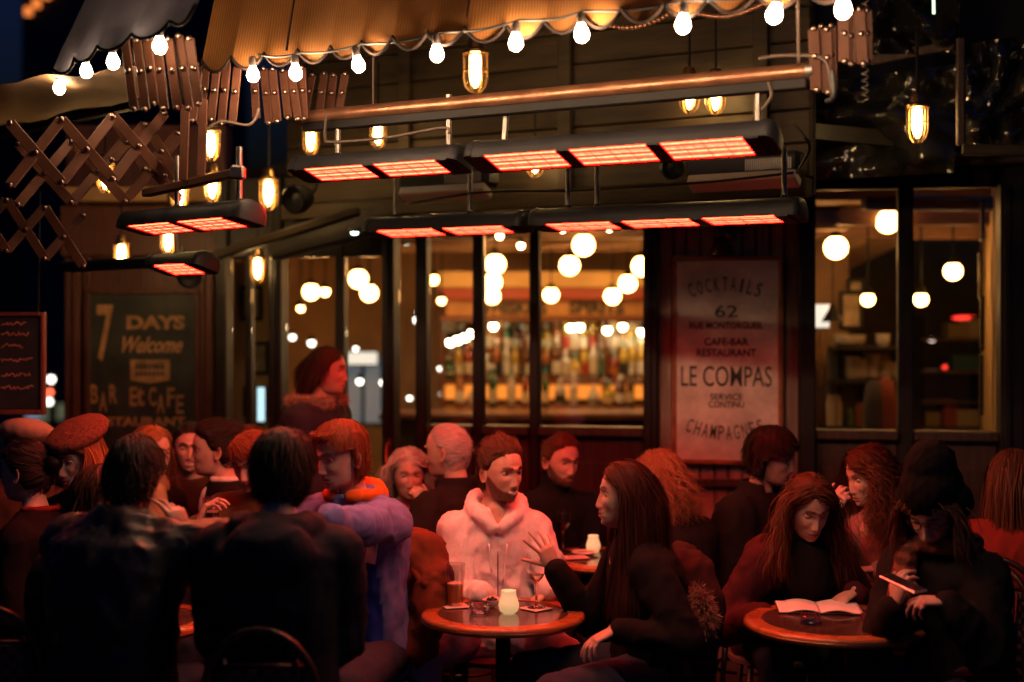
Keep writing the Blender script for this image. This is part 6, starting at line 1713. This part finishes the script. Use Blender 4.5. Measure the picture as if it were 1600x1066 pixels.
# guests behind
sit('grey', 'woman with shoulder-length grey curls resting her cheek on her hand', head=H(638,742,6.85), yaw=8, hyaw=12, hpitch=4, lean=.16, male=False, tone=2, top=blk, eyes=.7, 
    hair=dict(mat=H_grey, style='long', thick=.014, n=650, w=.0034, steps=13, ds=.021, curl=(.010,70), spread=1.5, part=.01), hands=dict(L=dict(at=W(662,792,6.62), dir=(-.35,0,.95), n=(-.6,.7,.2), curl=(.8,1.1,1.1,1.1,1.1), hint=(.5,-.2,-1))))
sit('old', 'white-haired man in a black overcoat turned towards the grey-haired woman', head=H(699,706,6.5), yaw=-130, hyaw=-112, hpitch=4, lean=.05, male=True, tone=2, top=charcoal, top_name='overcoat', topk=.032, beard=.0, scale=1.04,
    hair=dict(mat=H_white, style='back', thick=.004, n=900, w=.0018, steps=4, ds=.008, front=.088, temple=.075, side=.01, jitter=.25), hands=dict(L=dict(at=W(642,845,6.4), dir=(-.5,0,-.8), n=(.3,.3,-1))), extras=[('soup', collar)])
sit('polo', 'bearded man in a black roll-neck talking behind the couple', head=H(876,720,6.85), yaw=14, hyaw=34, hpitch=9, lean=.08, male=True, tone=2, top=blk, beard=.85, mouth=.5, eyes=.6,
    hair=dict(mat=H_brown, style='back', thick=.008, quiff=.010, n=900, w=.0022, steps=6, ds=.009, rise=.2, front=.082, temple=.062), extras=[('soup', turtleneck)])
sit('curls', 'guest with light brown curls and white shirt before the plank wall', head=H(1031,752,6.25), yaw=-160, hyaw=-150, hpitch=6, lean=.08, male=False, top=charcoal, top_name='jacket', topk=.028,
    hair=dict(mat=H_curl, style='long', thick=.022, n=800, w=.0028, steps=9, ds=.021, curl=(.014,90), spread=3, lift=.12), extras=[soup_part('shirt', lambda mb, L: (mb.cap(L['NB'].lerp(L['SC'],.3), L['SC'], .066, .085), mb.cap(L['SC']-L['r']*.03, L['SC']-L['r']*.10-UP*.12+L['f']*-.05, .07, .08)), cloth('white_cotton', (.62,.55,.55)))])
sit('specs', 'young man in spectacles and dark coat before the cocktails sign', head=H(1205,716,6.4), yaw=48, hyaw=62, hpitch=8, lean=.06, male=True, tone=2, top=charcoal, top_name='coat', topk=.036, eyes=.6, mouth=.15, scale=1.03, beard=.25,
    hair=dict(mat=H_dark, style='fringe', thick=.018, crown=.010, n=1000, w=.0030, steps=6, ds=.011, jitter=.5), extras=[('soup', collar), ('part', spectacles)])
sit('copper', 'woman with long copper curls lifting a hand to her mouth', head=H(1358,746,6.0), yaw=-60, hyaw=-70, hpitch=12, lean=.10, male=False, tone=2, top=rose, topk=.022, eyes=.5,
    hair=dict(mat=H_auburn, style='long', thick=.020, n=1000, w=.0028, steps=18, ds=.021, curl=(.015,75), spread=1.6, lift=.10, backflow=.7, part=.02), hands=dict(R=dict(at=W(1300,800,5.85), dir=(.35,-.25,.8), n=(.5,.7,-.2), curl=(.5,.75,.8,.9,.9), hint=(-.3,.2,-1)), L=dict(at=W(1370,890,5.85), dir=(-.9,-.1,0), n=(0,0,-1))))
sit('reader', 'woman in a maroon cardigan bent over the open notebook', head=H(1262,795,5.52), yaw=14, hyaw=14, hpitch=20, lean=.24, male=False, tone=2, top=maroon, top_name='cardigan', topk=.024, eyes=.12, foldamp=.011,
    hair=dict(mat=H_auburn, style='long', thick=.016, n=900, w=.0030, steps=17, ds=.021, curl=(.009,38), spread=.6, part=.015, backflow=.9, lift=.05), hands=dict(R=dict(at=W(1200,962,5.36), dir=(.7,-.4,-.2), n=(0,0,-1)), L=dict(at=W(1335,925,5.45), dir=(-.7,-.5,-.2), n=(0,0,-1))),
    extras=[soup_part('roll_neck', lambda mb, L: (mb.cap(L['NB'], L['SC'], .062, .085), mb.ball(L['SC']-UP*.10+L['f']*.075, (.10,.07,.15))), blk)])
def tall_hat(P, L):
    mb = MB(); hc, rh, fh, uh = L['HCn'], L['rh'], L['fh'], L['uh']; M = Matrix((rh, fh, uh)).transposed()
    mb.ball(hc+uh*.085-fh*.025, (.108,.125,.10), M); mb.ball(hc+uh*.155-fh*.06, (.088,.10,.085), M); mb.cap(hc+uh*.03-rh*.06-fh*.03, hc+uh*.03+rh*.06-fh*.03, .075, .075)
    v, fq, nn = remesh(mb, .009, 4); v = fold(v, nn, .006, 5, 20); G = Geo(); G.add(v, fq); G.build('hat', cloth('black_felt', (.004,.0035,.004), rough=.95), P)
def scarf(P, L):
    mb = MB(); P1 = ringpts(L['SC']+UP*.045, L['r'], L['f'], .10, .10, -180, 180, 17)
    for a, b in zip(P1, P1[1:]): mb.cap(a, b, .034, .034, 8)
    e = L['SC']+L['f']*.12+L['r']*.07
    mb.cap(e, e-UP*.16+L['f']*.05, .04, .045, 8); mb.cap(e-UP*.16+L['f']*.05, e-UP*.30+L['f']*.06, .045, .04, 8)
    v, fq, nn = remesh(mb, .009, 3); v = fold(v, nn, .007, 9, 22); G = Geo(); st = np.where(np.sin(v[:,2]*150+v[:,0]*30) > .1, 1.0, .35)[:,None]*np.ones((1,3)); G.add(v, fq, st)
    G.build('scarf', mat('striped_scarf', (.24,.07,.04), rough=.9, attr='tint', bump=.3, bscale=200), P)
sit('hat', 'person in a tall black hat and striped scarf looking at a phone', head=H(1458,800,4.9), yaw=-48, hyaw=-38, hpitch=30, lean=.10, male=False, tone=2, top=charcoal, top_name='coat', topk=.026, eyes=.12, foldamp=.013, scale=1.0,
    hair=dict(mat=H_brown, style='long', thick=.006, n=500, w=.0034, steps=12, ds=.021, curl=(.006,40)), hands=dict(R=dict(at=W(1398,948,4.78), dir=(.1,-.15,.75), n=(.75,.3,.1), curl=(.35,.55,.6,.65,.7), hint=(-.2,.3,-1)), L=dict(at=W(1478,940,4.72), dir=(-.95,0,.05), n=(-.1,.2,-.9), curl=(.3,.45,.6,.7,.75), hint=(.5,0,-.8))),
    extras=[('part', tall_hat), ('part', scarf), ('part', spectacles)])
sit('redjacket', 'guest in a red jacket with half tied hair at the right edge', head=H(1584,752,5.6), yaw=150, hyaw=155, hpitch=4, lean=.05, male=False, top=redcl, top_name='jacket', topk=.026,
    hair=dict(mat=H_auburn, style='long', thick=.010, n=700, w=.0032, steps=14, ds=.021, backflow=1.0, jitter=.15), extras=[('part', lambda P, L: MB().cap(L['HCn']-L['fh']*.10+L['uh']*.04-L['rh']*.02, L['HCn']-L['fh']*.115-L['uh']*.02, .018, .024).build('hair_tie', mat('tie_red', (.3,.05,.03), rough=.5), P, 180))])
# passer-by standing before the doors
fur = mat('fur_tan', (.34,.20,.13), rough=.8, attr='tint')
def strap(P, L):
    s = L['SC']; MB().tube([s-L['r']*.14-L['f']*.06+UP*.0, s-L['r']*.09+L['f']*.0+UP*.035, s-L['r']*.02+L['f']*.13-UP*.08, s+L['r']*.08+L['f']*.155-UP*.25, s+L['r']*.17+L['f']*.10-UP*.45], .012, 6, squash=.3).build('bag_strap', mat('tan_strap', (.30,.12,.05), rough=.5), P, 180)
sit('passer', 'woman in a dark parka with fur-trimmed hood standing before the doors', head=H(511,581,7.1), yaw=70, hyaw=82, hpitch=0, lean=.0, stand=True, male=False, tone=2, top=cloth('plum_parka', (.022,.014,.024), rough=.6), top_name='parka', topk=.045, seat=.9,
    hair=dict(mat=H_chest, style='long', thick=.004, n=600, w=.0032, steps=7, ds=.02, backflow=1.4), extras=[('soup', hood), ('soup', lambda tp, L: tp.cap(L['PC'], L['PC']-UP*.2, .2, .2)), ('part', lambda P, L: fuzz('fur_trim', ringpts(L['SC']+UP*.04, L['r'], L['f'], .13, .125, -150, 150, 19), .03, 2600, .026, fur, P)), ('part', strap)])
# the group at the left
def beret(P, L):
    mb = MB(); hc, rh, fh, uh = L['HCn'], L['rh'], L['fh'], L['uh']; t = Matrix.Rotation(R(-16),3,rh) @ Matrix((rh, fh, uh)).transposed()
    mb.ball(hc+uh*.095-fh*.015, (.125,.135,.045), t); mb.ball(hc+uh*.065-fh*.015, (.09,.108,.045), t)
    v, fq, nn = remesh(mb, .009, 3); v = fold(v, nn, .004, 5, 20); G = Geo(); G.add(v, fq); G.build('beret', cloth('tweed', (.12,.06,.038), var=.5, vscale=90, bump=.6), P)
sit('beret', 'guest in a tweed beret with blond hair behind the leather jacket', head=H(122,716,5.55), yaw=10, hyaw=-30, hpitch=12, lean=.12, male=False, tone=2, top=charcoal, eyes=.6, hair=dict(mat=H_blond, style='long', thick=.010, n=450, w=.0034, steps=9, ds=.02, front=.066), extras=[('part', beret)])
sit('backhair', 'woman with long loose hair and pink collar seen from behind', head=H(160,784,4.95), yaw=150, hyaw=140, hpitch=10, lean=.10, male=False, top=blk, hair=dict(mat=H_chest, style='long', thick=.012, n=800, w=.0032, steps=20, ds=.021, curl=(.006,30), backflow=.3),
    extras=[soup_part('pink_collar', lambda mb, L: [mb.cap(a, b, .022, .022, 8) for a, b in (lambda P: list(zip(P, P[1:])))(ringpts(L['SC']+UP*.05, L['r'], L['f'], .085, .085, -110, 110, 13))], cloth('pink_wool', (.42,.12,.16)))])
sit('bun', 'dark-haired guest with a bun in black at the left edge', head=H(40,737,5.5), yaw=-100, hyaw=-105, hpitch=2, lean=.04, male=False, tone=2, top=blk, hair=dict(mat=H_dark, style='pony', thick=.010, n=650, w=.0030, steps=9, ds=.012),
    extras=[('part', lambda P, L: MB().ball(L['HCn']-L['fh']*.12+L['uh']*.03, (.04,.04,.038)).build('bun', H_dark, P, 180)), soup_part('collar', lambda mb, L: [mb.cap(a, b, .013, .013, 8) for a, b in (lambda P: list(zip(P, P[1:])))(ringpts(L['SC']+UP*.045, L['r'], L['f'], .075, .075, -110, 110, 13))], redcl)])
sit('blond', 'blond woman in profile with a pale scarf in the left-hand group', head=H(236,708,6.6), yaw=50, hyaw=58, hpitch=4, lean=.05, male=False, tone=2, top=charcoal, smile=.5, eyes=.6, hair=dict(mat=H_blond, style='long', thick=.012, n=450, w=.0034, steps=12, ds=.021, backflow=.9),
    extras=[soup_part('pale_scarf', lambda mb, L: (mb.cap(L['SC']+UP*.02-L['r']*.05, L['SC']+UP*.02+L['r']*.05, .085, .085), mb.cap(L['SC']+L['f']*.1, L['SC']+L['f']*.14-UP*.22, .05, .055)), cloth('pale_scarf', (.42,.28,.16)))])
sit('suit', 'dark-haired man in a suit and white collar facing left', head=H(334,703,6.45), yaw=-70, hyaw=-76, hpitch=4, lean=.04, male=True, tone=2, top=blk, top_name='suit_jacket', topk=.026, smile=.3, eyes=.55, hair=dict(mat=H_dark, style='back', thick=.012, crown=.010, n=900, w=.0028, steps=5, ds=.010, rise=.3, front=.078, temple=.06),
    extras=[soup_part('shirt_collar', lambda mb, L: ([mb.cap(a, b, .016, .016, 8) for a, b in (lambda P: list(zip(P, P[1:])))(ringpts(L['SC']+UP*.05, L['r'], L['f'], .072, .072, -160, 160, 17))], mb.ball(L['SC']-UP*.10+L['f']*.085, (.04,.035,.12))), cloth('white_shirt', (.66,.58,.55)))])
sit('smiler', 'smiling guest facing the street in the left-hand group', head=H(297,700,6.95), yaw=0, hyaw=12, hpitch=2, lean=.06, male=True, tone=2, top=browncl, smile=.9, eyes=.5, hair=dict(mat=H_dark, style='back', thick=.010, n=700, w=.0026, steps=6, ds=.009))
sit('hidden', 'guest in profile half hidden behind the drinker', head=H(385,706,6.75), yaw=-70, hyaw=-80, hpitch=4, lean=.05, male=False, tone=2, top=charcoal, eyes=.6, hair=dict(mat=H_brown, style='long', thick=.010, n=400, w=.0034, steps=9, ds=.02, backflow=1))
PD, ID = sit('drinker', 'brown-haired guest in a brown jacket holding up a dark beer', head=H(396,722,5.95), yaw=-12, hyaw=-22, hpitch=18, lean=.10, male=True, tone=2, top=browncl, top_name='jacket', topk=.03, eyes=.15, hair=dict(mat=H_ginger, style='side', sweep=-.8, thick=.018, n=800, w=.0030, steps=5, ds=.011, front=.068, temple=.045, minfront=.05),
    hands=dict(R=dict(at=W(309,822,5.62), dir=(.35,.1,.85), n=(.85,.1,-.2), curl=(.6,.62,.66,.7,.72), spread=.02, hint=(-.4,.2,-1)))) 
sit('cap', 'guest in a beige flat cap turned away at the left edge', head=H(42,702,6.35), yaw=170, hyaw=165, hpitch=14, lean=.08, male=True, top=browncl, hair=dict(mat=H_dark, style='back', thick=.006, n=500, w=.0026, steps=5, ds=.009),
    extras=[soup_part('flat_cap', lambda mb, L: (mb.ball(L['HCn']+L['uh']*.075-L['fh']*.01, (.125,.14,.06), Matrix((L['rh'], L['fh'], L['uh'])).transposed()), mb.ball(L['HCn']+L['uh']*.05+L['fh']*.09, (.07,.06,.02), Matrix((L['rh'], L['fh'], L['uh'])).transposed())), cloth('beige_cap', (.30,.19,.14)))])

# things that are held
wr = ID['arms']['R'][2]
pint(wr+Vector((.055,.0,-.015)), 'glass of dark beer held up by the guest in brown', .075, mat('dark_beer', (.14,.03,.008), rough=.05, trans=.4, ior=1.33), .92, .14)
ph = thing('smartphone', 'slim pale phone held by the person in the tall hat', 'phone', W(1411,912,4.66))
Mp = Matrix.Rotation(R(38),3,'Z') @ Matrix.Rotation(R(14),3,'X')
mb = MB(); mb.box((0,0,0), (.070,.145,.008), Mp, .003); mb.build('case', mat('phone_silver', (.55,.5,.48), rough=.3, metal=.6), ph, world=False)
mb = MB(); mb.box(Mp @ Vector((0,0,.0045)), (.064,.135,.001), Mp); mb.build('screen', mat('phone_screen', (.02,.02,.025), rough=.1), ph, world=False)
# jacket over the youth's chair, fur-trimmed coat over the woman's chair
def draped(key, label, m, name, pts, r, cat='jacket'):
    t = thing(name, label, cat, (pts[0].x, pts[0].y, 0)); mb = MB()
    for a, b, c in pts_chain(pts): mb.cap(a, b, r*c, r*c*1.05)
    v, fq, nn = remesh(mb, .012, 4); v = fold(v, nn, .022, 4, 9); v = fold(v, nn, .008, 8, 20); G = Geo(); G.add(v, fq); G.build('cloth', m, t); return t
def pts_chain(p): return [(a, b, 1.0) for a, b in zip(p, p[1:])]
t = draped('boy', 'rust brown jacket draped over the youth\'s chair back', cloth('rust_cord', (.13,.036,.018)), 'draped_jacket', [W(640,850,5.55),W(665,862,5.5),W(676,900,5.45),W(672,960,5.4),W(655,1010,5.4),W(640,960,5.5),W(645,900,5.5),W(655,870,5.5)], .065)
MB().tube([W(640,880,5.46),W(655,905,5.40),W(668,915,5.37)], .016, 8).build('sleeve_fold', MATS['cloth_rust_cord'], t, 180)
t = draped('fur', 'dark coat with fur trim hanging from the woman\'s chair', cloth('dark_brown_coat', (.035,.014,.014)), 'draped_coat', [W(1062,880,5.35),W(1085,900,5.3),W(1098,940,5.25),W(1092,990,5.25),W(1085,1040,5.3),W(1075,960,5.35)], .07, 'coat')
fuzz('fur_trim', [W(1088,925,5.2),W(1100,945,5.17),W(1105,965,5.17),W(1098,985,5.19)], .035, 2600, .028, fur, t)
# extra empty chair at the left edge
chair_at(W(5,900,4.5).x, 4.62, 178, 'empty rattan bistro chair cut by the left edge')
bpy.data.scenes.remove(TSC)
